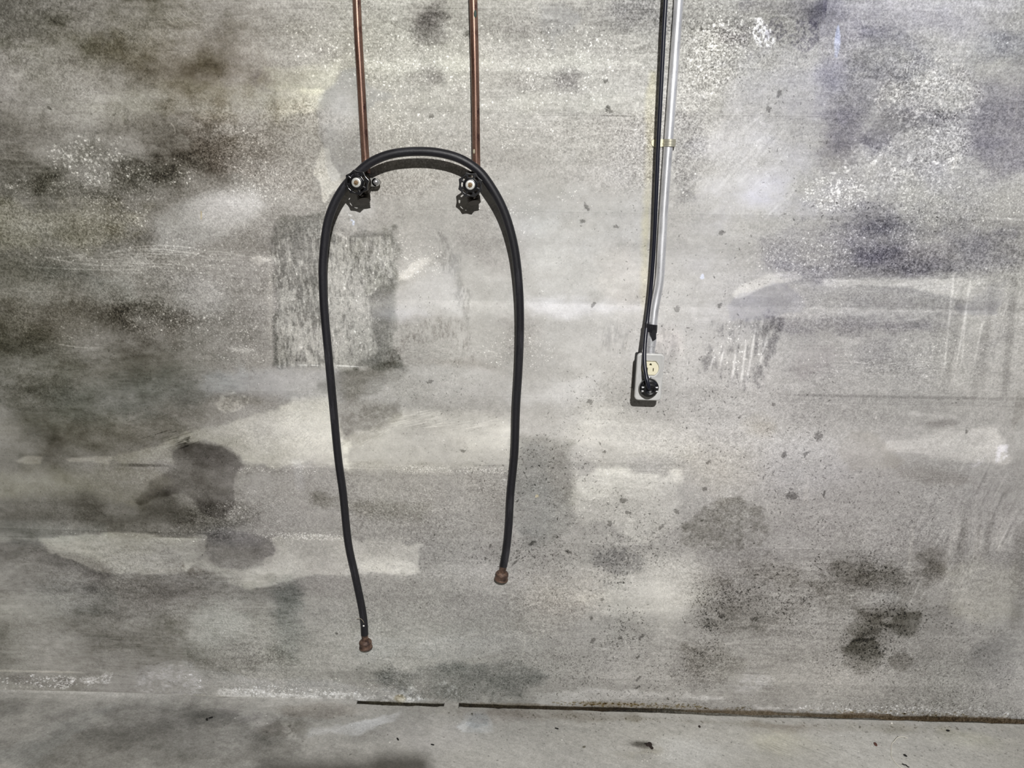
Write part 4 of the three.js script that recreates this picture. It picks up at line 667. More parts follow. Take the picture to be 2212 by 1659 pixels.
// ------------------------------------------------------------------ the floor's concrete (the sheet's y is the distance from the wall)
const slab = new Sheet(-1.3312, 0, 4096, 512, CELL);
slab.each(-2, -1, 2, 1, (k, x, z) => {
  const sweep = sm(FB, (x + z * 2) * 110, (z - x * 0.4) * 420);
  slab.L[k] = 184 + 5 * sweep + 4 * sm(FB, x * 120, z * 160) + 3 * sm(FB, x * 700, z * 700);
  slab.L[k] += 3.5 * sm(GR, (x + z) * 140, (z - x * 0.5) * 520) + 2.5 * sm(GR, x * 420, z * 420 + 60);
  if (sm(GR, x * 1250 + 90, z * 1250) > 1.95) slab.L[k] -= 26;
  slab.A[k] = 13 + 3 * sm(FB, x * 140 + 9, z * 140); slab.M[k] = 1.5; slab.G[k] = 6;
  slab.Z[k] = 0.3 * sm(FB, x * 300, z * 300);
});
slab.blob(-1.0743, 0.1505, 0.4993, 0.1097, 0, -48, 60, 20, { warm: -1, mag: -1 });
slab.blob(-0.6675, 0.1036, 0.3526, 0.0614, 0, -14, 40, 18, { warm: -1 });
slab.blob(-0.8675, 0.072, 0.3259, 0.0223, 0, -14, 12, 8, { warm: -2 });
slab.blob(0.5572, 0.13, 0.6546, 0.0883, 0, 8, 60, 20, { warm: 2, mag: -1 });
slab.poly([[-1.1707, 0.2262], [-1.1066, 0.1667], [-1.0346, 0.0707], [-0.9823, 0.0438], [-0.9954, 0.1012], [-1.0377, 0.1929], [-1.0744, 0.2483]], 16, 14, 10, { warm: -8, mag: -3 });
slab.blob(-0.7401, 0.1372, 0.1363, 0.0266, 0.3, 13, 14, 12, { mag: 1 });
slab.blob(-0.6087, 0.0855, 0.0863, 0.0219, 0.4, 12, 12, 10, { mag: 2 });
slab.blob(-0.5382, 0.1015, 0.0642, 0.0276, 0, -16, 12, 9, { warm: 4 });
slab.poly([[-0.5797, 0.057], [-0.5279, 0.063], [-0.5217, 0.1132], [-0.4956, 0.1364], [-0.52, 0.1433], [-0.5421, 0.1063]], 22, 4, 7, { mottle: 1 });
slab.poly([[-0.49, 0.0996], [-0.4657, 0.0892], [-0.4071, 0.0837], [-0.3521, 0.0591], [-0.2891, 0.0402], [-0.296, 0.0648], [-0.3836, 0.1153], [-0.4551, 0.1288], [-0.4834, 0.1418]], 26, 7, 8, { warm: -12, mag: -1 });
slab.blob(-0.4789, 0.0397, 0.1106, 0.023, 0, -12, 9, 8, { warm: 8, mag: 3 });
slab.blob(-0.5142, 0.1794, 0.1127, 0.0366, 0, -12, 20, 10, { warm: 1 });
slab.blob(-0.2027, 0.108, 0.096, 0.0608, 0, 2, 30, 10, { warm: -3, mag: 2 });
slab.poly([[-0.1407, 0.0823], [-0.1221, 0.0415], [-0.0844, 0.0235], [-0.0656, 0.0635], [-0.0587, 0.0946], [-0.1178, 0.097]], 12, 5, 6, { warm: -14, mag: -4 });
slab.poly([[-0.1203, 0.0657], [-0.1006, 0.0324], [-0.0779, 0.0397], [-0.0761, 0.0718], [-0.1026, 0.0839]], -12, 5, 6, { warm: -12, mag: -3 });
slab.poly([[-0.1379, 0.0885], [-0.1268, 0.066], [-0.1178, 0.0688], [-0.1285, 0.0974]], 15, 3, 5, {});
slab.blob(-0.0445, 0.0433, 0.0774, 0.0195, 0, -8, 8, 8, { warm: 5, mag: 4 });
slab.blob(0.0885, 0.0329, 0.1556, 0.0164, 0, -10, 7, 7, { warm: 6, mag: 2 });
slab.blob(0.2771, 0.0318, 0.0245, 0.0164, 0, -24, 8, 7, { warm: 12 });
slab.blob(0.419, 0.0406, 0.6649, 0.013, 0.03, -10, 7, 6, { warm: 5 });
slab.blob(0.6559, 0.0533, 0.1101, 0.0224, 0, -14, 12, 9, { warm: 9, mag: 4 });
slab.blob(0.8574, 0.0388, 0.1777, 0.0162, 0, -8, 9, 7, { warm: 6 });
slab.blob(0.2753, 0.125, 0.036, 0.0208, 0.1, -78, 9, 8, { warm: 4, mag: 2 });
slab.blob(0.2825, 0.148, 0.0522, 0.0231, -0.2, -16, 11, 9, { warm: 12 });
slab.blob(0.6197, 0.0979, 0.0752, 0.0366, 0, 4, 20, 8, { warm: 10, mag: -3 });
slab.blob(1.0627, 0.0802, 0.0869, 0.0309, 0, 4, 20, 8, { warm: 8, mag: -4 });
slab.blob(0.3781, 0.137, 0.1156, 0.0439, 0, 8, 30, 10, { warm: -5, mag: 0 });
// the open joint is full of dark dirt
slab.each(-1.34, 0, 1.34, 0.03, (k, x, z) => {
  const w = Math.max(x > -0.146 ? 0.0125 + 0.0035 * clamp((x + 0.146) / 0.9, 0, 1.3) + 0.0012 * sm(FB, x * 420, 33) : 0, x > -0.395 && x < -0.182 ? 0.0113 : 0);
  if (!w) return;
  const t = clamp((w + 0.0012 - z) / 0.0022, 0, 1);
  slab.L[k] += (58 + 14 * sm(FB, x * 500, z * 900) + 8 * sm(GR, x * 900, z * 900) - slab.L[k]) * t; slab.A[k] += 8 * t; slab.G[k] += 5 * t;
});
slab.strokes(0.6603, 0.1331, 0.116, 0.0381, 0.6, 46, 0.05, 1.2, -30, { jitter: 0.15 });
slab.strokes(0.8858, 0.117, 0.1596, 0.0447, 0.6, 26, 0.04, 1.2, -26, { jitter: 0.5 });
slab.strokes(0.8716, 0.1248, 0.2119, 0.0354, -0.5, 16, 0.06, 1.2, -20, { jitter: 0.3 });
slab.strokes(0.1183, 0.1028, 0.1499, 0.0366, 0.4, 40, 0.03, 1, -16, { jitter: 1 });
slab.strokes(-0.8204, 0.1252, 0.3483, 0.075, -0.5, 60, 0.05, 3, 7, { jitter: 0.4 });
slab.specks(-0.0207, 0.1084, 1.174, 0.1061, 1300, -40, 1, 4, { asp: 1.8, clump: 0.8, flat: 0.5, rise: -0.2 });
slab.specks(0.566, 0.1, 0.6012, 0.0913, 600, -44, 1, 4.5, { asp: 2, clump: 0.8, flat: 0.5 });
slab.specks(-0.0203, 0.1234, 1.1643, 0.0895, 160, 50, 1, 3.4, { asp: 1.2, clump: 1, flat: 0.5, rise: 0.3 });
slab.specks(0.3104, 0.1682, 0.0516, 0.0226, 90, 52, 1.2, 4, { asp: 1.2, clump: 1 });
slab.specks(0.4196, 0.0373, 0.777, 0.0098, 260, -46, 1.5, 6, { asp: 2, clump: 1, warm: 6 });
const slabTiles = slab.textures(2, 1);
const farSlab = new Sheet(-3.0, 0, 1000, 940, 0.006);                 // the floor out of the picture
farSlab.each(-3, 0, 3, 5.64, (k, x, z) => { farSlab.L[k] = 176 + 7 * sm(FB, (x + z * 2) * 60, (z - x * 0.4) * 150) + 6 * sm(FB, x * 120, z * 160); farSlab.A[k] = 13; farSlab.M[k] = 1.5; farSlab.G[k] = 6; });
farSlab.blob(-1.3, 0.4, 0.7, 0.6, 0, -34, 220, 40);
farSlab.blob(0, 3.3, 3.4, 2.5, 0, -84, 420, 60, { warm: 4 });           // middle of the unseen floor darkened to cut its bounced light
const [farSlabTile] = farSlab.textures(1, 1);

const concrete = ([map, bump], scale = 0.0032) => new THREE.MeshStandardMaterial({ map, bumpMap: bump, bumpScale: scale, roughness: 0.93, metalness: 0 });

const farFloor = new THREE.MeshStandardMaterial({ map: farSlabTile[0], roughness: 0.95 });
// quads with uv 0..1 over a tile
function panel(x0, y0, x1, y1, u0 = 0, v0 = 0, u1 = 1, v1 = 1) {
  const g = new THREE.BufferGeometry();
  g.setAttribute('position', new THREE.Float32BufferAttribute([x0, y0, 0, x1, y0, 0, x1, y1, 0, x0, y1, 0], 3));
  g.setAttribute('normal', new THREE.Float32BufferAttribute([0, 0, 1, 0, 0, 1, 0, 0, 1, 0, 0, 1], 3));
  g.setAttribute('uv', new THREE.Float32BufferAttribute([u0, v0, u1, v0, u1, v1, u0, v1], 2));
  g.setIndex([0, 1, 2, 0, 2, 3]);
  return g.toNonIndexed();
}
const ROOM = { x0: -3.0, x1: 3.0, top: 2.75, z1: 5.6 };
{
  const t = NEAR.w / 2 * CELL, u = NEAR.h / 2 * CELL, xa = NEAR.x0, xb = xa + t, xc = xb + t, ya = NEAR.y0 + u, yb = ya + u;
  const far = (x0, y0, x1, y1) => panel(x0, y0, x1, y1, (x0 + 3) / 6, y0 / 2.76, (x1 + 3) / 6, y1 / 2.76);
  const geos = [panel(xa, NEAR.y0, xb, ya), panel(xb, NEAR.y0, xc, ya), panel(xa, ya, xb, yb), panel(xb, ya, xc, yb)];
  const rest = mergeGeometries([far(ROOM.x0, 0, xa, ROOM.top), far(xc, 0, ROOM.x1, ROOM.top), far(xa, yb, xc, ROOM.top), panel(ROOM.x0, -0.08, ROOM.x1, NEAR.y0, 0.02, 0.002, 0.98, 0.004), far(ROOM.x0, NEAR.y0, xa, 0), far(xc, NEAR.y0, ROOM.x1, 0),
    bare(new THREE.BoxGeometry(ROOM.x1 - ROOM.x0, ROOM.top + 0.08, 0.2).translate((ROOM.x0 + ROOM.x1) / 2, (ROOM.top - 0.08) / 2, -0.101))]);
  const g = mergeGeometries([...geos, rest], true);
  struct('wall_back', g, [...wallTiles.map((p) => concrete(p)), concrete(farTile)]);
}

// the slab: its edge stands off the wall along an open joint, and is smeared against the wall with mortar where there is none
const jointAt = (x) => {                                         // width of the open joint
  const n = sm(FB, x * 420, 33), f = sm(FB, x * 2600, 70);
  let w = 0;
  if (x > -0.146) w = 0.0115 + 0.0012 * clamp((x + 0.146) / 0.9, 0, 1.3) + 0.0016 * n + 0.0014 * f;
  if (x > -0.395 && x < -0.182) w = 0.0112 + 0.0012 * n + 0.0013 * f - 0.006 * clamp((x + 0.2) / 0.018, 0, 1);
  const end = Math.min(Math.abs(x + 0.146), Math.abs(x + 0.395), Math.abs(x + 0.182));          // the joint pinches out where the mortar begins
  return Math.max(w * Math.min(1, Math.sqrt(end / 0.014)), 0);
};
{
  const xs = [], nx = 1332, x0 = -1.3312, dx = 2.6624 / nx, zs = [0.0, 0.4, 0.8, 1.0], pos = [], uv = [], idx = [], deep = 0.3328;
  const rows = 16;
  for (let i = 0; i <= nx; i++) {
    const x = x0 + i * dx, w = jointAt(x), open = w > 0.002, chip = 0.0012 * sm(FB, x * 1800, 5);
    const prof = [];
    if (open) prof.push([0, -0.011 + 0.003 * sm(FB, x * 900, 12)], [w * 0.55, -0.013 + 0.003 * sm(FB, x * 1100, 99)], [w * 0.9, -0.012], [w, -0.0035 + chip], [w + 0.0022, -0.0004]);
    else prof.push([0, 0.0042 + 0.0014 * sm(FB, x * 260, 8)], [0.004, 0.0024 + chip], [0.009, 0.0014], [0.016, 0.0004], [0.022, 0]);
    for (let j = 5; j < rows; j++) { const q = (j - 4) / (rows - 5); const z = prof[4][0] + (deep - prof[4][0]) * q * q; prof.push([z, 0.0006 * sm(FB, x * 60, z * 90 + 40) * (1 - q)]); }
    for (const [z, y] of prof) { pos.push(x, y, z); uv.push(0, z / deep); }
  }
  const make = (a, b) => {
    const g = new THREE.BufferGeometry(), p = [], t = [], ix = [];
    for (let i = a; i <= b; i++) for (let j = 0; j < rows; j++) { const k = i * rows + j; p.push(pos[k * 3], pos[k * 3 + 1], pos[k * 3 + 2]); t.push((i - a) / (b - a), uv[k * 2 + 1]); }
    for (let i = 0; i < b - a; i++) for (let j = 0; j < rows - 1; j++) { const k = i * rows + j; ix.push(k, k + 1, k + rows, k + 1, k + rows + 1, k + rows); }
    g.setAttribute('position', new THREE.Float32BufferAttribute(p, 3)); g.setAttribute('uv', new THREE.Float32BufferAttribute(t, 2)); g.setIndex(ix); g.computeVertexNormals();
    return g.toNonIndexed();
  };
  const flat = (xa, za, xb, zb) => { const g = panel(xa, -zb, xb, -za, (xa + 3) / 6, zb / 5.64, (xb + 3) / 6, za / 5.64); return g.rotateX(-Math.PI / 2); };
  const rest = mergeGeometries([flat(ROOM.x0, 0, x0, deep), flat(-x0, 0, ROOM.x1, deep), flat(ROOM.x0, deep, ROOM.x1, ROOM.z1)]);
  const g = mergeGeometries([make(0, nx / 2), make(nx / 2, nx), rest], true);
  struct('floor', g, [concrete(slabTiles[0], 0.0022), concrete(slabTiles[1], 0.0022), farFloor]);
}

// the rest of the room, out of the picture
const darkConcrete = new THREE.MeshStandardMaterial({ map: farTile[0], color: 0x302e2c, roughness: 0.95 });
const darkWood = new THREE.MeshStandardMaterial({ color: 0x241d18, roughness: 0.9 });
const slabBox = (x0, y0, z0, x1, y1, z1) => new THREE.BoxGeometry(x1 - x0, y1 - y0, z1 - z0).translate((x0 + x1) / 2, (y0 + y1) / 2, (z0 + z1) / 2);
struct('wall_left', slabBox(ROOM.x0 - 0.2, -0.08, -0.2, ROOM.x0, ROOM.top, ROOM.z1 + 0.2), darkConcrete);
struct('wall_front', slabBox(ROOM.x0, -0.08, ROOM.z1, ROOM.x1, ROOM.top, ROOM.z1 + 0.2), darkConcrete);
{
  const wy0 = 1.6, wy1 = 2.3, wz0 = 1.15, wz1 = 2.15, x = ROOM.x1, X = x + 0.2;
  struct('wall_right', join(slabBox(x, -0.08, -0.2, X, wy0, ROOM.z1 + 0.2), slabBox(x, wy1, -0.2, X, ROOM.top, ROOM.z1 + 0.2), slabBox(x, wy0, -0.2, X, wy1, wz0), slabBox(x, wy0, wz1, X, wy1, ROOM.z1 + 0.2)), darkConcrete);
  const win = struct('window_1', join(slabBox(x + 0.08, wy0, wz0, x + 0.14, wy0 + 0.05, wz1), slabBox(x + 0.08, wy1 - 0.05, wz0, x + 0.14, wy1, wz1), slabBox(x + 0.08, wy0 + 0.05, wz0, x + 0.14, wy1 - 0.05, wz0 + 0.05), slabBox(x + 0.08, wy0 + 0.05, wz1 - 0.05, x + 0.14, wy1 - 0.05, wz1)),
    new THREE.MeshStandardMaterial({ color: 0xd8d8d4, roughness: 0.5 }));
  part('pane', slabBox(x + 0.1, wy0 + 0.05, wz0 + 0.05, x + 0.106, wy1 - 0.05, wz1 - 0.05), new THREE.MeshStandardMaterial({ color: 0xaab4c4, roughness: 0.8, emissive: new THREE.Color(0.62, 0.72, 1), emissiveIntensity: 0.5 }), win);
  dayLight.position.set(x + 0.095, (wy0 + wy1) / 2, (wz0 + wz1) / 2);
  dayLight.lookAt(x - 1, (wy0 + wy1) / 2, (wz0 + wz1) / 2);
  scene.add(dayLight);
}
struct('ceiling', join(slabBox(ROOM.x0 - 0.2, ROOM.top, -0.2, ROOM.x1 + 0.2, ROOM.top + 0.1, ROOM.z1 + 0.2)), darkWood);

// ------------------------------------------------------------------ small procedural maps
function speckle(w, h, paint) {
  const d = new Uint8Array(w * h * 4);
  for (let j = 0; j < h; j++) for (let i = 0; i < w; i++) { const c = paint(i, j), o = (j * w + i) * 4; d[o] = clamp(c[0], 0, 255); d[o + 1] = clamp(c[1], 0, 255); d[o + 2] = clamp(c[2], 0, 255); d[o + 3] = 255; }
  const t = new THREE.DataTexture(d, w, h); t.colorSpace = THREE.SRGBColorSpace; t.wrapS = t.wrapT = THREE.RepeatWrapping; t.magFilter = THREE.LinearFilter; t.needsUpdate = true;
  return t;
}
function relief(w, h, f) {
  const d = new Uint8Array(w * h);
  for (let j = 0; j < h; j++) for (let i = 0; i < w; i++) d[j * w + i] = clamp(f(i, j), 0, 255);
  const t = new THREE.DataTexture(d, w, h, THREE.RedFormat); t.wrapS = t.wrapT = THREE.RepeatWrapping; t.magFilter = THREE.LinearFilter; t.needsUpdate = true;
  return t;
}
const std = (color, roughness, metalness = 0, more = {}) => new THREE.MeshStandardMaterial({ color, roughness, metalness, ...more });

// ------------------------------------------------------------------ copper pipes
const copperMap = speckle(1024, 64, (i, j) => {
  const n = sm(FB, i * 0.9, j * 9), g = sm(GR, i * 2, j * 4), b = sm(FB, i * 4 + 50, j * 30 + 90) > 1.55 ? -45 : 0;
  return [119 + 12 * n + 6 * g + b, 92 + 11 * n + 6 * g + b, 79 + 10 * n + 6 * g + b * 0.8];
});
copperMap.repeat.set(2, 1);
const copper = new THREE.MeshStandardMaterial({ map: copperMap, roughness: 0.32, metalness: 0.5 });
const paintGreen = std(0x33443e, 0.7), plaster = std(0xa7a08a, 0.95);
const toCeiling = (P) => { const [a, b] = P, k = (2.745 - a[1]) / (a[1] - b[1]); return [[a[0] + (a[0] - b[0]) * k, 2.745, a[2]], ...P]; };   // services run straight on up to the ceiling
function pipe(low, label) {
  const pts = toCeiling(low);
  const o = thing('copper_pipe', label, 'pipe', pts[pts.length - 1], 'copper water pipes ending at the valves');
  const b = pts[pts.length - 1], rel = pts.map((p) => [p[0] - b[0], p[1] - b[1], p[2] - b[2]]);
  part('tube', tube(rel, 0.0079, 90, 28), copper, o);
  return o;
}
const pipeL = pipe([[-0.3318, 1.794, 0.022], [-0.3337, 1.564, 0.022], [-0.3309, 1.4246, 0.022], [-0.3268, 1.2826, 0.024], [-0.3245, 1.2471, 0.028]], 'left copper water pipe, brown and clean, running down to the valve with the bolted ear');
const pipeR = pipe([[-0.1202, 1.7955, 0.022], [-0.1126, 1.5663, 0.022], [-0.1088, 1.4274, 0.022], [-0.1059, 1.277, 0.024], [-0.1046, 1.2415, 0.028]], 'right copper water pipe with a green tarnish spot near the top of the photo');
part('tarnish', new THREE.SphereGeometry(1, 16, 12).scale(0.0030, 0.0068, 0.0016).translate(...V3(-0.1085, 1.5409, 0.0293).sub(pipeR.position).toArray()), paintGreen, pipeR, 'green tarnish spot');
part('plaster_fleck', new THREE.SphereGeometry(1, 16, 12).scale(0.0021, 0.0046, 0.0012).translate(...V3(-0.1101, 1.2925, 0.0308).sub(pipeR.position).toArray()), plaster, pipeR, 'pale plaster fleck');

// ------------------------------------------------------------------ valves with eight-lobed handwheels
const blackPaint = new THREE.MeshPhysicalMaterial({ color: 0x08080c, roughness: 0.3, clearcoat: 0.5, clearcoatRoughness: 0.25 });
const silver = std(0xc9c9c4, 0.4, 0.55), brass = std(0x7d684e, 0.5, 0.55), bronze = std(0x38332d, 0.42, 0.7), zinc = std(0x9a9a96, 0.38, 0.8), steelBolt = std(0xb4b4b6, 0.35, 0.85);
function wheelGeometry() {
  const s = new THREE.Shape(), N = 192, tip = 0.0245, low = 0.0213;
  for (let i = 0; i <= N; i++) {
    const a = i / N * 2 * Math.PI, q = Math.abs(((i / N * 8) % 1) * 2 - 1), r = low + (tip - low) * Math.pow(q, 1.7);
    i ? s.lineTo(r * Math.cos(a), r * Math.sin(a)) : s.moveTo(r, 0);
  }
  for (let k = 0; k < 8; k++) {
    const h = new THREE.Path(), c = (k + 0.5) * Math.PI / 4, d = 0.27;
    const at = (r, a) => [r * Math.cos(a), r * Math.sin(a)];
    const P = [[0.0145, -d], [0.0183, -d], [0.0187, 0], [0.0183, d], [0.0145, d], [0.0142, 0]].map(([r, a]) => at(r, c + a));
    h.moveTo(...P[0]); for (const p of P.slice(1)) h.lineTo(...p); h.closePath();
    s.holes.push(h);
  }
  return new THREE.ExtrudeGeometry(s, { depth: 0.0045, bevelEnabled: true, bevelThickness: 0.0014, bevelSize: 0.0011, bevelOffset: -0.0008, bevelSegments: 3, curveSegments: 4 });
}
const wheelGeo = wheelGeometry();
function valve(pos, label, turn, ears) {
  const o = thing('washer_valve', label, 'valve', pos, 'washer valves under the copper pipes');
  // body: inlet socket below the pipe, round chamber, bonnet towards the room, threaded spout pointing down and out
  const body = join(rod([0, 0.024, 0.025], [0, 0.008, 0.026], 0.0088, 0.0112), rod([0, 0.026, 0.025], [0, 0.021, 0.025], 0.0096), new THREE.SphereGeometry(0.0175, 28, 20).scale(1, 1.08, 0.85).translate(0, 0, 0.026),
    rod([0, 0, 0.030], [0, 0, 0.040], 0.0138, 0.0100), rod([0, 0, 0.038], [0, 0, 0.052], 0.0068), rod([0, 0, 0.004], [0, 0, 0.030], 0.0125, 0.0145));
  part('body', body, bronze, o);
  part('bonnet_nut', hexBar(0.0072, 0.012, 0.001).translate(0, 0, 0.0475), bronze, o);
  part('packing_nut', hexBar(0.0068, 0.008, 0.0008).translate(0, 0, 0.0585), brass, o);
  part('stem', rod([0, 0, 0.060], [0, 0, 0.079], 0.0042), brass, o);
  const dir = V3(0.14, -0.9, 0.42).normalize(), sp = [];
  const at = (t, z = 0) => [dir.x * t, -0.004 + dir.y * t, 0.026 + dir.z * t];
  sp.push(rod(at(0.006), at(0.034), 0.0122));
  for (let k = 0; k < 4; k++) sp.push(rod(at(0.021 + k * 0.0034), at(0.0228 + k * 0.0034), 0.0130, 0.0134));
  part('spout', join(...sp), bronze, o, 'dark threaded spout');
  const ear = ([x, y]) => { const l = Math.hypot(x, y), a = Math.atan2(y, x), r = 0.0082; return [slabBox(0, -r, 0.018, l, r, 0.0222).rotateZ(a), toZ(new THREE.CylinderGeometry(r, r, 0.0042, 28)).translate(x, y, 0.0201), toZ(new THREE.CylinderGeometry(0.0056, 0.0062, 0.018, 20)).translate(x, y, 0.009)]; };
  part('mounting_flange', join(rod([0, 0, 0.0005], [0, 0, 0.006], 0.0165), ...ears.flatMap(ear)), zinc, o, 'grey metal mounting ear');
  for (const [x, y] of ears) part('bolt', join(toZ(lathe([[0, 0.0042], [0.003, 0.0039], [0.005, 0.0026], [0.0056, 0.0008], [0.0056, 0]], 24)).translate(x, y, 0.0222), slabBox(x - 0.0042, y - 0.0006, 0.0262, x + 0.0042, y + 0.0006, 0.0268)), steelBolt, o);
  const w = part('handwheel', wheelGeo, blackPaint, o); w.position.z = 0.0745; w.rotation.z = turn;
  part('hub', toZ(lathe([[0, -0.004], [0.0095, -0.004], [0.0128, 0.001], [0.0134, 0.005], [0.0122, 0.0082], [0.0102, 0.0088], [0, 0.0088]], 40)), blackPaint, w);
  part('plate', toZ(lathe([[0.004, 0.0088], [0.0088, 0.0088], [0.0092, 0.0094], [0.0086, 0.0101], [0.0045, 0.0104], [0.004, 0.0098]], 40)), silver, w, 'bright metal disc');
  part('nut', join(hexBar(0.0046, 0.0034, 0.0004).translate(0, 0, 0.0096), toZ(lathe([[0, 0.0152], [0.0018, 0.0150], [0.0022, 0.0138], [0.0022, 0.012]], 16))), brass, w, 'tarnished brass nut');
  return o;
}
{
  const wl = V3(-0.3337, 1.2299, 0.083), wr = V3(-0.1137, 1.2287, 0.083);
  valve([wl.x, wl.y, 0], 'left washer valve, black handwheel before the hose and a bolted metal ear at its right', 0.2, [[-0.3078, 1.2309].map((q, i) => q - [wl.x, wl.y][i])]);
  valve([wr.x, wr.y, 0], 'right washer valve, black handwheel with its whole shadow on the wall below', 0.35, []);
}

// ------------------------------------------------------------------ the hose draped over the valves
const rubberMap = speckle(2048, 64, (i, j) => {
  const n = sm(FB, i * 0.7, j * 12), g = sm(GR, i * 3, j * 8), w = sm(FB, i * 2.2 + 300, j * 16 + 11) > 1.3 ? 16 : 0;
  const v = 27 + 5 * n + 4 * g + w; return [v, v - 0.5, v + 5];
});
const rubberBump = relief(1024, 64, (i, j) => 128 + 30 * sm(GR, i * 2, j * 6) + 22 * sm(FB, i * 3, j * 20));
rubberBump.repeat.set(2, 1);
const rubber = new THREE.MeshStandardMaterial({ map: rubberMap, bumpMap: rubberBump, bumpScale: 0.0003, roughness: 0.5 });
{
  const o = thing('rubber_hose', 'black rubber hose draped in an arch over both valves, its two ends hanging free', 'hose', [-0.2216, 1.2902, 0.05]);
  const P = [[-0.369, 0.192, 0.0115], [-0.3695, 0.2199, 0.0105], [-0.3736, 0.2634, 0.0095], [-0.3862, 0.3476, 0.0095], [-0.3989, 0.4312, 0.01], [-0.4053, 0.5515, 0.011], [-0.4123, 0.6418, 0.013], [-0.4172, 0.7778, 0.018], [-0.4204, 0.8835, 0.0231], [-0.4228, 0.9707, 0.0281], [-0.4212, 1.0388, 0.0325], [-0.4174, 1.0816, 0.035], [-0.4064, 1.1423, 0.0388], [-0.3905, 1.1837, 0.0425], [-0.3678, 1.219, 0.0456], [-0.3405, 1.2459, 0.0481], [-0.3102, 1.2691, 0.0494], [-0.2706, 1.2844, 0.05], [-0.2216, 1.2902, 0.05], [-0.1755, 1.2879, 0.05], [-0.134, 1.2768, 0.05], [-0.0988, 1.2547, 0.0488], [-0.0732, 1.2226, 0.0469], [-0.0518, 1.1845, 0.0438], [-0.0356, 1.1393, 0.04], [-0.0236, 1.0839, 0.0363], [-0.0158, 1.0077, 0.0312], [-0.0135, 0.9292, 0.0269], [-0.0151, 0.8483, 0.0231], [-0.0187, 0.765, 0.02], [-0.0206, 0.6603, 0.015], [-0.0279, 0.5612, 0.012], [-0.031, 0.4813, 0.0105], [-0.0355, 0.4247, 0.0105], [-0.0418, 0.3808, 0.012]];
  const C = o.position, rel = P.map((p) => [p[0] - C.x, p[1] - C.y, p[2] - C.z]);
  part('tube', tube(rel, 0.0087, 420, 28), rubber, o);
  const rust = new THREE.MeshStandardMaterial({ roughness: 0.5, metalness: 0.25, map: speckle(256, 128, (i, j) => { const n = sm(FB, i * 4, j * 6), g = sm(GR, i * 3, j * 3); return [100 + 18 * n + 9 * g, 79 + 15 * n + 8 * g, 68 + 12 * n + 7 * g]; }), bumpMap: relief(256, 128, (i, j) => 128 + 40 * sm(GR, i * 2, j * 2)), bumpScale: 0.0006 });
  const fit = (end, from, len) => {
    const d = V3(...end).sub(V3(...from)).normalize(), q = new THREE.Quaternion().setFromUnitVectors(V3(0, 1, 0), d);
    const place = (g) => g.applyQuaternion(q).translate(...end);
    part('ferrule', place(lathe([[0.0062, -0.003], [0.0080, -0.003], [0.0082, 0.0], [0.0076, 0.006], [0.0078, 0.015], [0.006, 0.0165], [0.005, 0.0165]], 32)), rust, o, 'crimped copper ferrule');
    part('coupling_nut', place(lathe([[0.006, 0.0125], [0.0092, 0.0125], [0.0118, 0.0145], [0.0146, 0.0180], [0.0152, 0.0205], [0.0148, 0.0225], [0.0145, 0.0300], [0.0158, 0.0312], [0.0160, 0.0338], [0.0152, 0.0352], [0.0122, 0.0352], [0.0120, 0.022], [0.003, 0.021]], 48)), rust, o, 'rusty brown coupling nut');
  };
  fit(rel[0], rel[2], 1);
  fit(rel[rel.length - 1], rel[rel.length - 2], 1);
  part('fibre', tube([[-0.3837, 0.2403, 0.02], [-0.3757, 0.2414, 0.0215], [-0.3704, 0.2367, 0.0215], [-0.3674, 0.2303, 0.021]].map((p) => [p[0] - C.x, p[1] - C.y, p[2] - C.z]), 0.0006, 20, 6), std(0x9a917e, 0.8), o, 'pale thread stuck on the lower end');
  part('paint_fleck', new THREE.SphereGeometry(0.0022, 10, 8).scale(1, 1, 0.4).translate(...V3(-0.3687, 0.2205, 0.0192).sub(C).toArray()), std(0xf2f2ee, 0.7), o, 'white fleck on the lower end');
}

// ------------------------------------------------------------------ conduit, strap, box, cord, tape
const galvMap = speckle(1024, 64, (i, j) => { const n = sm(FB, i * 3, j * 8), s = sm(GR, i * 2.5, j * 5) > 2 ? -45 : 0, v = 222 + 9 * n + s; return [v, v + 1, v + 5]; });
galvMap.repeat.set(2, 1);
const galvanised = new THREE.MeshStandardMaterial({ map: galvMap, roughness: 0.4, metalness: 0.62 });
{
  const P = toCeiling([[0.2755, 1.8021, 0.0115], [0.2755, 1.5725, 0.0115], [0.2746, 1.4418, 0.0115], [0.2735, 1.3135, 0.0115], [0.2729, 1.1976, 0.0115], [0.2732, 1.1222, 0.012], [0.2737, 1.0582, 0.013], [0.2718, 1.0277, 0.014], [0.2684, 1.0028, 0.0155], [0.2656, 0.9799, 0.018], [0.264, 0.953, 0.021], [0.2626, 0.9239, 0.023]]);
  const b = P[P.length - 1], o = thing('metal_conduit', 'bright galvanised conduit pipe running down the wall to the outlet box', 'conduit', b);
  part('tube', tube(P.map((p) => [p[0] - b[0], p[1] - b[1], p[2] - b[2]]), 0.009, 260, 28), galvanised, o);
  const e = V3(0.2617, 0.8864, 0.0245).sub(V3(...b));
  part('box_connector', join(rod([0, 0.003, 0], [e.x * 0.45, e.y * 0.45, 0.0005], 0.0106, 0.0106), rod([e.x * 0.45, e.y * 0.45, 0.0005], [e.x, e.y, 0.001], 0.0092, 0.0092)), galvanised, o);
}
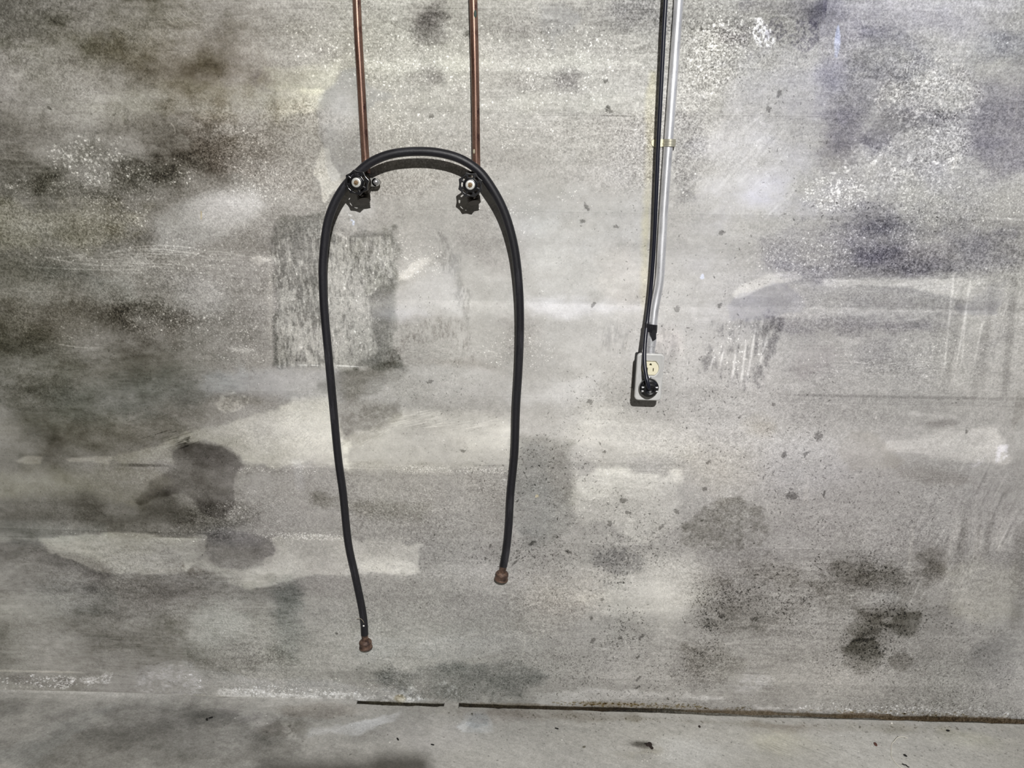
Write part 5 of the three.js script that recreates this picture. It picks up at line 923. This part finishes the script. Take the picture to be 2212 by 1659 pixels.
{
  // one-hole strap: a saddle over the conduit and a flat round-ended tab behind the cord
  const c = V3(0.2757, 1.3145, 0), o = thing('pipe_strap', 'cream metal one-hole strap clamping the conduit to the wall behind the cord', 'strap', [c.x, c.y, 0]);
  const w = 0.0068, r = 0.0102, s = new THREE.Shape(), arc = (R, a0, a1, n) => Array.from({ length: n + 1 }, (_, i) => { const a = a0 + (a1 - a0) * i / n; return [R * Math.cos(a), 0.0115 + R * Math.sin(a)]; });
  const out = [[r + 0.0012, 0.0005], ...arc(r + 0.0012, 0, Math.PI, 20), [-r - 0.0012, 0.0018], [-0.0135, 0.0018], [-0.0135, 0.0003], [-r, 0.0003], ...arc(r, Math.PI, 0, 20), [r, 0.0005]];
  out.forEach((p, i) => (i ? s.lineTo(...p) : s.moveTo(...p)));
  const strapMetal = std(0xb9b6a6, 0.42, 0.55);
  const saddle = new THREE.ExtrudeGeometry(s, { depth: 2 * w, bevelEnabled: true, bevelThickness: 0.0003, bevelSize: 0.0003, bevelSegments: 1 }).translate(0, 0, -w).rotateX(Math.PI / 2);
  const ridge = (y) => { const p = arc(r + 0.0012, 0.05, Math.PI - 0.05, 20).map(([x, z]) => [x, y, z]); return tube(p, 0.0009, 40, 8); };
  part('saddle', join(saddle, ridge(0.0028), ridge(-0.0028)), strapMetal, o);
  const t = new THREE.Shape(); t.moveTo(-0.0105, -w); t.lineTo(-0.0275, -w); t.absarc(-0.0275, 0, w, -Math.PI / 2, Math.PI / 2, true); t.lineTo(-0.0105, w); t.closePath();
  part('tab', new THREE.ExtrudeGeometry(t, { depth: 0.0016, bevelEnabled: true, bevelThickness: 0.0004, bevelSize: 0.0004, bevelSegments: 2 }).translate(0, 0, 0.0006), std(0xe6e1c4, 0.5, 0.15), o, 'cream painted tab');
  part('screw', toZ(lathe([[0, 0.0028], [0.003, 0.0022], [0.0038, 0.0004], [0.0038, 0]], 20)).translate(-0.0225, 0, 0.0026), steelBolt, o);
}
const BOX = V3(0.2587, 0.8458, 0.05);
{
  const o = thing('outlet_box', 'grey metal surface outlet box with a cream receptacle at the end of the conduit', 'outlet box', [BOX.x, BOX.y, 0]);
  const galvBox = new THREE.MeshStandardMaterial({ roughness: 0.5, metalness: 0.2, map: speckle(256, 256, (i, j) => { const v = 200 + 6 * sm(FB, i * 3, j * 3) + 4 * sm(GR, i, j) - (sm(FB, i * 9 + 5, j * 9) > 2 ? 35 : 0); return [v, v, v - 1]; }) });
  const tilt = -0.012;
  const rr_ = (w, h, r, d, b) => { const s = new THREE.Shape(), x = w / 2, y = h / 2; s.moveTo(-x + r, -y); s.lineTo(x - r, -y); s.absarc(x - r, -y + r, r, -Math.PI / 2, 0); s.lineTo(x, y - r); s.absarc(x - r, y - r, r, 0, Math.PI / 2); s.lineTo(-x + r, y); s.absarc(-x + r, y - r, r, Math.PI / 2, Math.PI); s.lineTo(-x, -y + r); s.absarc(-x + r, -y + r, r, Math.PI, Math.PI * 1.5); return [s, { depth: d - 2 * b, bevelEnabled: b > 0, bevelThickness: b, bevelSize: b, bevelOffset: -b, bevelSegments: 4, curveSegments: 10 }]; };
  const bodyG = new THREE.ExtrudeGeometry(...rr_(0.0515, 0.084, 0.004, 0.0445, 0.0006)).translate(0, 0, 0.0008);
  part('box_body', bodyG.rotateZ(tilt), std(0x101012, 0.7, 0.1), o, 'box body in near black that stands in for the shade on its side');  // near-black colour stands in for shade on the box's side
  const [cs, co] = rr_(0.0560, 0.1010, 0.0085, 0.0105, 0.0028);
  const face = (y) => { const h = new THREE.Path(), R = 0.0178, f = 0.0146; const a0 = Math.asin(f / R); for (let i = 0; i <= 14; i++) { const a = -a0 + 2 * a0 * i / 14; i ? h.lineTo(R * Math.cos(a), y + R * Math.sin(a)) : h.moveTo(R * Math.cos(a), y + R * Math.sin(a)); } for (let i = 0; i <= 14; i++) { const a = Math.PI - a0 + 2 * a0 * i / 14; h.lineTo(R * Math.cos(a), y + R * Math.sin(a)); } h.closePath(); return h; };
  cs.holes.push(face(0.0195), face(-0.0195));
  part('cover', new THREE.ExtrudeGeometry(cs, co).translate(0, 0, 0.0435).rotateZ(tilt), galvBox, o);
  const ivory = std(0xe9e3c8, 0.45), dark = std(0x14110e, 0.9);
  const duplex = (y) => {
    const R = 0.0171, f = 0.0139, a0 = Math.asin(f / R), s = new THREE.Shape();
    for (let i = 0; i <= 14; i++) { const a = -a0 + 2 * a0 * i / 14; i ? s.lineTo(R * Math.cos(a), R * Math.sin(a)) : s.moveTo(R * Math.cos(a), R * Math.sin(a)); }
    for (let i = 0; i <= 14; i++) { const a = Math.PI - a0 + 2 * a0 * i / 14; s.lineTo(R * Math.cos(a), R * Math.sin(a)); }
    s.closePath();
    const slot = (x, w, h, y0) => { const p = new THREE.Path(); p.moveTo(x - w, y0 - h); p.lineTo(x + w, y0 - h); p.lineTo(x + w, y0 + h); p.lineTo(x - w, y0 + h); p.closePath(); s.holes.push(p); };
    slot(0.0062, 0.0009, 0.0037, -0.0028); slot(-0.0062, 0.0009, 0.0042, -0.0028);
    const g = new THREE.Path(); g.moveTo(-0.0023, 0.0062); g.lineTo(0.0023, 0.0062); g.lineTo(0.0023, 0.0085); g.absarc(0, 0.0085, 0.0023, 0, Math.PI); g.closePath(); s.holes.push(g);
    const m = part('receptacle', new THREE.ExtrudeGeometry(s, { depth: 0.008, bevelEnabled: true, bevelThickness: 0.0006, bevelSize: 0.0006, bevelOffset: -0.0006, bevelSegments: 2 }).translate(0, y, 0.0455).rotateZ(tilt), ivory, o, 'cream plastic receptacle face');
    part('slot_backing', slabBox(-0.013, y - 0.0125, 0.0458, 0.013, y + 0.0125, 0.0466).rotateZ(tilt), dark, m);
  };
  duplex(0.0195); duplex(-0.0195);
  part('cover_screw', toZ(lathe([[0, 0.0018], [0.0022, 0.0014], [0.0033, 0.0002], [0.0033, 0]], 20)).translate(0, 0, 0.0540), steelBolt, o);
}
{
  // the cord hangs clear of the wall beside the conduit and bends into the plug's mouth
  const face = 0.0545, plug = V3(0.2574, 0.8258, 0.062);
  const o = thing('power_cord', 'black power cord hanging beside the conduit and plugged into the lower receptacle', 'cord', plug.toArray());
  const P = toCeiling([[0.2491, 1.7954, 0.03], [0.2478, 1.5684, 0.03], [0.249, 1.4475, 0.029], [0.2509, 1.3125, 0.027], [0.2532, 1.2157, 0.026], [0.2553, 1.1246, 0.023], [0.2551, 1.0591, 0.023], [0.2535, 1.0117, 0.025], [0.2501, 0.9645, 0.032], [0.2474, 0.9417, 0.04], [0.2452, 0.9144, 0.05], [0.2442, 0.8875, 0.061], [0.246, 0.8655, 0.071], [0.2496, 0.8463, 0.08], [0.2543, 0.8308, 0.0805]]);
  const rel = P.map((p) => [p[0] - plug.x, p[1] - plug.y, p[2] - plug.z]);
  { const e = rel[rel.length - 1]; rel.push([e[0], e[1] - 0.003, e[2] - 0.009]); }
  const cordM = new THREE.MeshPhysicalMaterial({ color: 0x0d1020, roughness: 0.38, clearcoat: 0.25, clearcoatRoughness: 0.3 });
  part('cable', tube(rel, 0.0042, 420, 20), cordM, o);
  const plugM = new THREE.MeshPhysicalMaterial({ color: 0x0c0c10, roughness: 0.4, clearcoat: 0.3 });
  part('plug', toZ(lathe([[0, -0.0068], [0.0188, -0.0068], [0.0200, -0.0050], [0.0200, 0.0010], [0.0192, 0.0032], [0.0160, 0.0044], [0.0132, 0.0058], [0.0120, 0.0080], [0.0116, 0.0130], [0.0125, 0.0146], [0.0122, 0.0166], [0.0098, 0.0172], [0.0068, 0.0154], [0.0046, 0.0130], [0, 0.0130]], 48)), plugM, o, 'round black rubber plug');
  for (const sx of [-1, 1]) for (const dy of [0.003, -0.005]) part('clamp_screw', join(rod([sx * 0.0118, dy, 0.008], [sx * 0.0158, dy, 0.008], 0.0021), rod([sx * 0.0152, dy, 0.008], [sx * 0.0164, dy, 0.008], 0.0030)), steelBolt, o);
}
{
  // tape wound round cord and conduit, with a loose end hanging down in a point
  const c = V3(0.2567, 0.9468, 0.03), o = thing('electrical_tape', 'black tape wrapped around cord and conduit just above the outlet box', 'tape', c.toArray());
  const tapeM = new THREE.MeshPhysicalMaterial({ color: 0x15141a, roughness: 0.42, clearcoat: 0.2, bumpMap: relief(128, 128, (i, j) => 128 + 40 * sm(FB, i * 5, j * 2)), bumpScale: 0.0008 });
  const pc = V3(0.2484, 0.9499, 0.037).sub(c), pt = V3(0.2637, 0.9491, 0.021).sub(c), ra = 0.0049, rb = 0.0098;
  const dx = pt.x - pc.x, dz = pt.z - pc.z, base = Math.atan2(dz, dx), L = Math.hypot(dx, dz), al = Math.acos(clamp((ra - rb) / L, -1, 1)), ring = [];
  for (let i = 0; i <= 16; i++) { const a = base + al + (2 * Math.PI - 2 * al) * i / 16; ring.push([pc.x + ra * Math.cos(a), pc.z + ra * Math.sin(a)]); }
  for (let i = 0; i <= 20; i++) { const a = base - al + 2 * al * i / 20; ring.push([pt.x + rb * Math.cos(a), pt.z + rb * Math.sin(a)]); }
  const pos = [], idx = [], uv = [], n = ring.length, H = [0.0085, 0.004, -0.001, -0.0085];
  const cx = (pc.x + pt.x) / 2, cz = (pc.z + pt.z) / 2;
  for (const k of [1, 0.93]) for (let h = 0; h < 4; h++) ring.forEach(([x, z], i) => { const f = k * (1 + 0.012 * Math.sin(i * 1.7 + h * 2)); pos.push(cx + (x - cx) * f, H[h] - 0.24 * (x - cx) + 0.0006 * Math.sin(i * 0.4), cz + (z - cz) * f); uv.push(i / n, h / 3); });
  const at = (k, h, i) => (k * 4 + h) * n + (i % n);
  for (let i = 0; i < n; i++) {
    for (let h = 0; h < 3; h++) { idx.push(at(0, h, i), at(0, h, i + 1), at(0, h + 1, i), at(0, h, i + 1), at(0, h + 1, i + 1), at(0, h + 1, i)); idx.push(at(1, h, i), at(1, h + 1, i), at(1, h, i + 1), at(1, h, i + 1), at(1, h + 1, i), at(1, h + 1, i + 1)); }
    idx.push(at(0, 0, i), at(1, 0, i), at(0, 0, i + 1), at(0, 0, i + 1), at(1, 0, i), at(1, 0, i + 1), at(0, 3, i), at(0, 3, i + 1), at(1, 3, i), at(0, 3, i + 1), at(1, 3, i + 1), at(1, 3, i));
  }
  const g = new THREE.BufferGeometry(); g.setAttribute('position', new THREE.Float32BufferAttribute(pos, 3)); g.setAttribute('uv', new THREE.Float32BufferAttribute(uv, 2)); g.setIndex(idx); g.computeVertexNormals();
  part('wrap', g, tapeM, o);
  const s = new THREE.Shape(); [[0.2564, 0.9425], [0.2694, 0.9428], [0.2701, 0.9242], [0.2632, 0.9187], [0.2575, 0.9338]].forEach(([x, y], i) => (i ? s.lineTo(x - c.x, y - c.y) : s.moveTo(x - c.x, y - c.y)));
  s.closePath();
  part('loose_end', new THREE.ExtrudeGeometry(s, { depth: 0.0008, bevelEnabled: true, bevelThickness: 0.0002, bevelSize: 0.0002, bevelSegments: 1 }).translate(0, 0, 0.0035), tapeM, o);
}

// ------------------------------------------------------------------ litter on the floor
const black = std(0x0d0b0a, 0.7), brownChip = std(0x5b3a32, 0.85), whiteBead = std(0xf1eee6, 0.6), rusty = std(0x2a211d, 0.9);
function pebble(r, sx, sy, sz) {
  const g = mergeVertices(new THREE.IcosahedronGeometry(r, 3).deleteAttribute('normal').deleteAttribute('uv')), p = g.attributes.position, o = rnd() * 500;
  for (let i = 0; i < p.count; i++) { const f = 1 + 0.16 * sm(FB, p.getX(i) / r * 60 + o, (p.getY(i) + p.getZ(i) * 0.7) / r * 60 + o); p.setXYZ(i, p.getX(i) * f * sx, p.getY(i) * f * sy, p.getZ(i) * f * sz); }
  g.computeVertexNormals(); return g;
}
const grains = [
  ['dead_insect', [-0.7337, 0, 0.0827], 0.0035, [0.75, 0.6, 1.5], black, 'black dead insect body on the floor, left part of the photo', 'insect', 0.5],
  ['insect_wing', [-0.7276, 0, 0.076], 0.0035, [1.6, 0.35, 0.9], black, 'black wing beside the dead insect on the left floor', 'insect', 0.4],
  ['brown_chip', [0.8204, 0, 0.1026], 0.0042, [0.8, 0.45, 1.4], brownChip, 'reddish brown chip on the floor left of the white thread', 'chip', 0],
  ['white_bead', [0.8892, 0, 0.0311], 0.0032, [1, 0.9, 1], whiteBead, 'small white bead on the floor close to the open joint', 'bead', 0],
  ['dark_crumb', [0.8718, 0, 0.1356], 0.0028, [0.9, 0.6, 1.6], black, 'tiny black crumb inside the curve of the white thread', 'crumb', 0.5],
  ['dark_crumb', [1.0127, 0, 0.0499], 0.0032, [1.5, 0.5, 1.1], black, 'black crumb on the floor at the far right below the joint', 'crumb', 0.1],
  ['grit', [0.4268, 0, 0.0602], 0.0028, [1, 0.7, 1.3], rusty, 'round dark grit on the floor below the outlet box', 'grit', 0],
  ['grit', [0.1501, 0, 0.1373], 0.0030, [1.3, 0.5, 1], std(0x6a675c, 0.9), 'grey grit on the floor left of the dark stain', 'grit', 0.6],
  ['seed_husk', [0.0892, 0, 0.0793], 0.0030, [1.6, 0.4, 0.7], black, 'slim black husk lying on the floor in the middle', 'husk', -0.4],
  ['seed_husk', [-0.2752, 0, 0.1298], 0.0034, [0.6, 0.4, 1.6], black, 'slim black husk on the floor above the dark shadow', 'husk', 0.6],
  ['seed_husk', [-0.194, 0, 0.1436], 0.0030, [1.7, 0.4, 0.7], black, 'slim black husk on the floor right of the dark shadow', 'husk', -0.3],
  ['pebble', [0.9587, 0, 0.0187], 0.0045, [0.8, 0.8, 1.3], black, 'black pebble wedged in the open joint at right', 'pebble', -0.5],
];
for (const [name, p, r, s, m, label, cat, turn] of grains) {
  const o = lone(name, pebble(r * 0.85, ...s), m, label, cat, { dark_crumb: 'black crumbs on the floor', grit: 'bits of grit on the floor', seed_husk: 'seed husks on the floor' }[name]); o.position.set(p[0], name === 'pebble' ? -0.003 : r * s[1] * 0.72, p[2]); o.rotation.y = turn;
}
{
  const lump = [[0, 0], [0.004, -0.004], [0.0065, -0.001], [0.006, 0.005], [0.0085, 0.010]];
  const c = V3(0.2952, 0, 0.1257), g = lump.map(([x, z], i) => pebble(0.0042 - 0.0003 * i, 1, 0.65, 1.2).translate(x, 0.002, z));
  const o = lone('rust_flake', join(...g), rusty, 'black curled rust flake on the dark stain on the floor', 'flake'); o.position.copy(c);
  lone('black_twig', tube([[0.8529, 0.0012, 0.1624], [0.8551, 0.002, 0.166], [0.8593, 0.0015, 0.1659], [0.8607, 0.002, 0.1713], [0.8637, 0.0012, 0.1716]], 0.0011, 24, 8), black, 'black crooked twig beside the lower end of the white thread', 'twig');
  lone('white_thread', tube([[0.9045, 0.001, 0.0794], [0.8976, 0.0025, 0.0777], [0.8871, 0.004, 0.0791], [0.8777, 0.004, 0.0833], [0.8674, 0.0025, 0.0925], [0.8588, 0.001, 0.1], [0.8497, 0.001, 0.1166], [0.8404, 0.001, 0.1373], [0.8389, 0.001, 0.1529], [0.841, 0.0015, 0.166], [0.8492, 0.001, 0.1788]], 0.00075, 90, 8), std(0xe4e0d4, 0.8), 'white curved thread lying on the floor at the right', 'thread');
}

// ------------------------------------------------------------------ behind the camera: the bulb that lights the wall, and the phone on a stand added to cast the shadow at the foot of the picture
{
  const o = thing('pendant_lamp', 'bare bulb hanging from the ceiling on a short cord', 'lamp', [BULB.x, ROOM.top, BULB.z]);
  const drop = ROOM.top - BULB.y;
  part('ceiling_rose', lathe([[0, 0], [0.05, 0], [0.05, -0.008], [0.03, -0.02], [0.006, -0.026], [0, -0.026]]), std(0xe6e4de, 0.5), o);
  part('flex', rod([0, -0.02, 0], [0, -drop + 0.075, 0], 0.003, 0.003, 12), black, o);
  part('socket', lathe([[0, -drop + 0.085], [0.014, -drop + 0.08], [0.019, -drop + 0.065], [0.019, -drop + 0.036], [0.015, -drop + 0.034], [0, -drop + 0.034]]), black, o);
  const bulb = part('bulb', lathe([[0, -0.03], [0.012, -0.027], [0.023, -0.017], [0.029, 0], [0.025, 0.016], [0.016, 0.028], [0.013, 0.036], [0, 0.036]]).translate(0, -drop, 0), new THREE.MeshStandardMaterial({ color: 0xffffff, emissive: new THREE.Color(1, 0.965, 0.9), emissiveIntensity: 6, roughness: 0.4 }), o);
  lampLight.position.set(0, -drop, 0); lampLight.castShadow = true; o.add(lampLight);
}
{
  const o = thing('phone', 'black phone held level in an added clamp, facing the wall', 'phone', camera.position.toArray());
  o.quaternion.copy(camera.quaternion);
  const b = part('phone_body', new RoundedBoxGeometry(0.162, 0.076, 0.009, 4, 0.004).translate(-0.036, -0.008, 0.0095), blackPaint, o);
  part('lens', toZ(lathe([[0, 0], [0.006, 0], [0.007, 0.001], [0.007, 0.003], [0, 0.003]], 24)).translate(0, 0, 0.0025), std(0x101014, 0.1), b);
  const t = thing('added_tripod', 'black stand added unseen to hold the phone and cast the floor shadow', 'added_tripod', [0.032, 0, 1.686]);  // added out of view in place of hands, clamp shaped for their soft shadow
  part('clamp', join(slabBox(-0.028, 1.153, -0.058, 0.03, 1.178, -0.018), slabBox(-0.024, 1.264, -0.083, 0.038, 1.286, -0.045), slabBox(-0.012, 1.148, -0.034, 0.014, 1.286, -0.022)), black, t);
  part('column', rod([0, 0.45, 0], [0, 1.153, -0.03], 0.012), black, t);
  for (let k = 0; k < 3; k++) { const a = Math.PI / 2 + k * 2 * Math.PI / 3; part('leg', rod([0.02 * Math.cos(a), 0.95, 0.02 * Math.sin(a)], [0.36 * Math.cos(a), 0.008, 0.36 * Math.sin(a)], 0.011, 0.008), black, t); }
}

renderer.render(scene, camera);
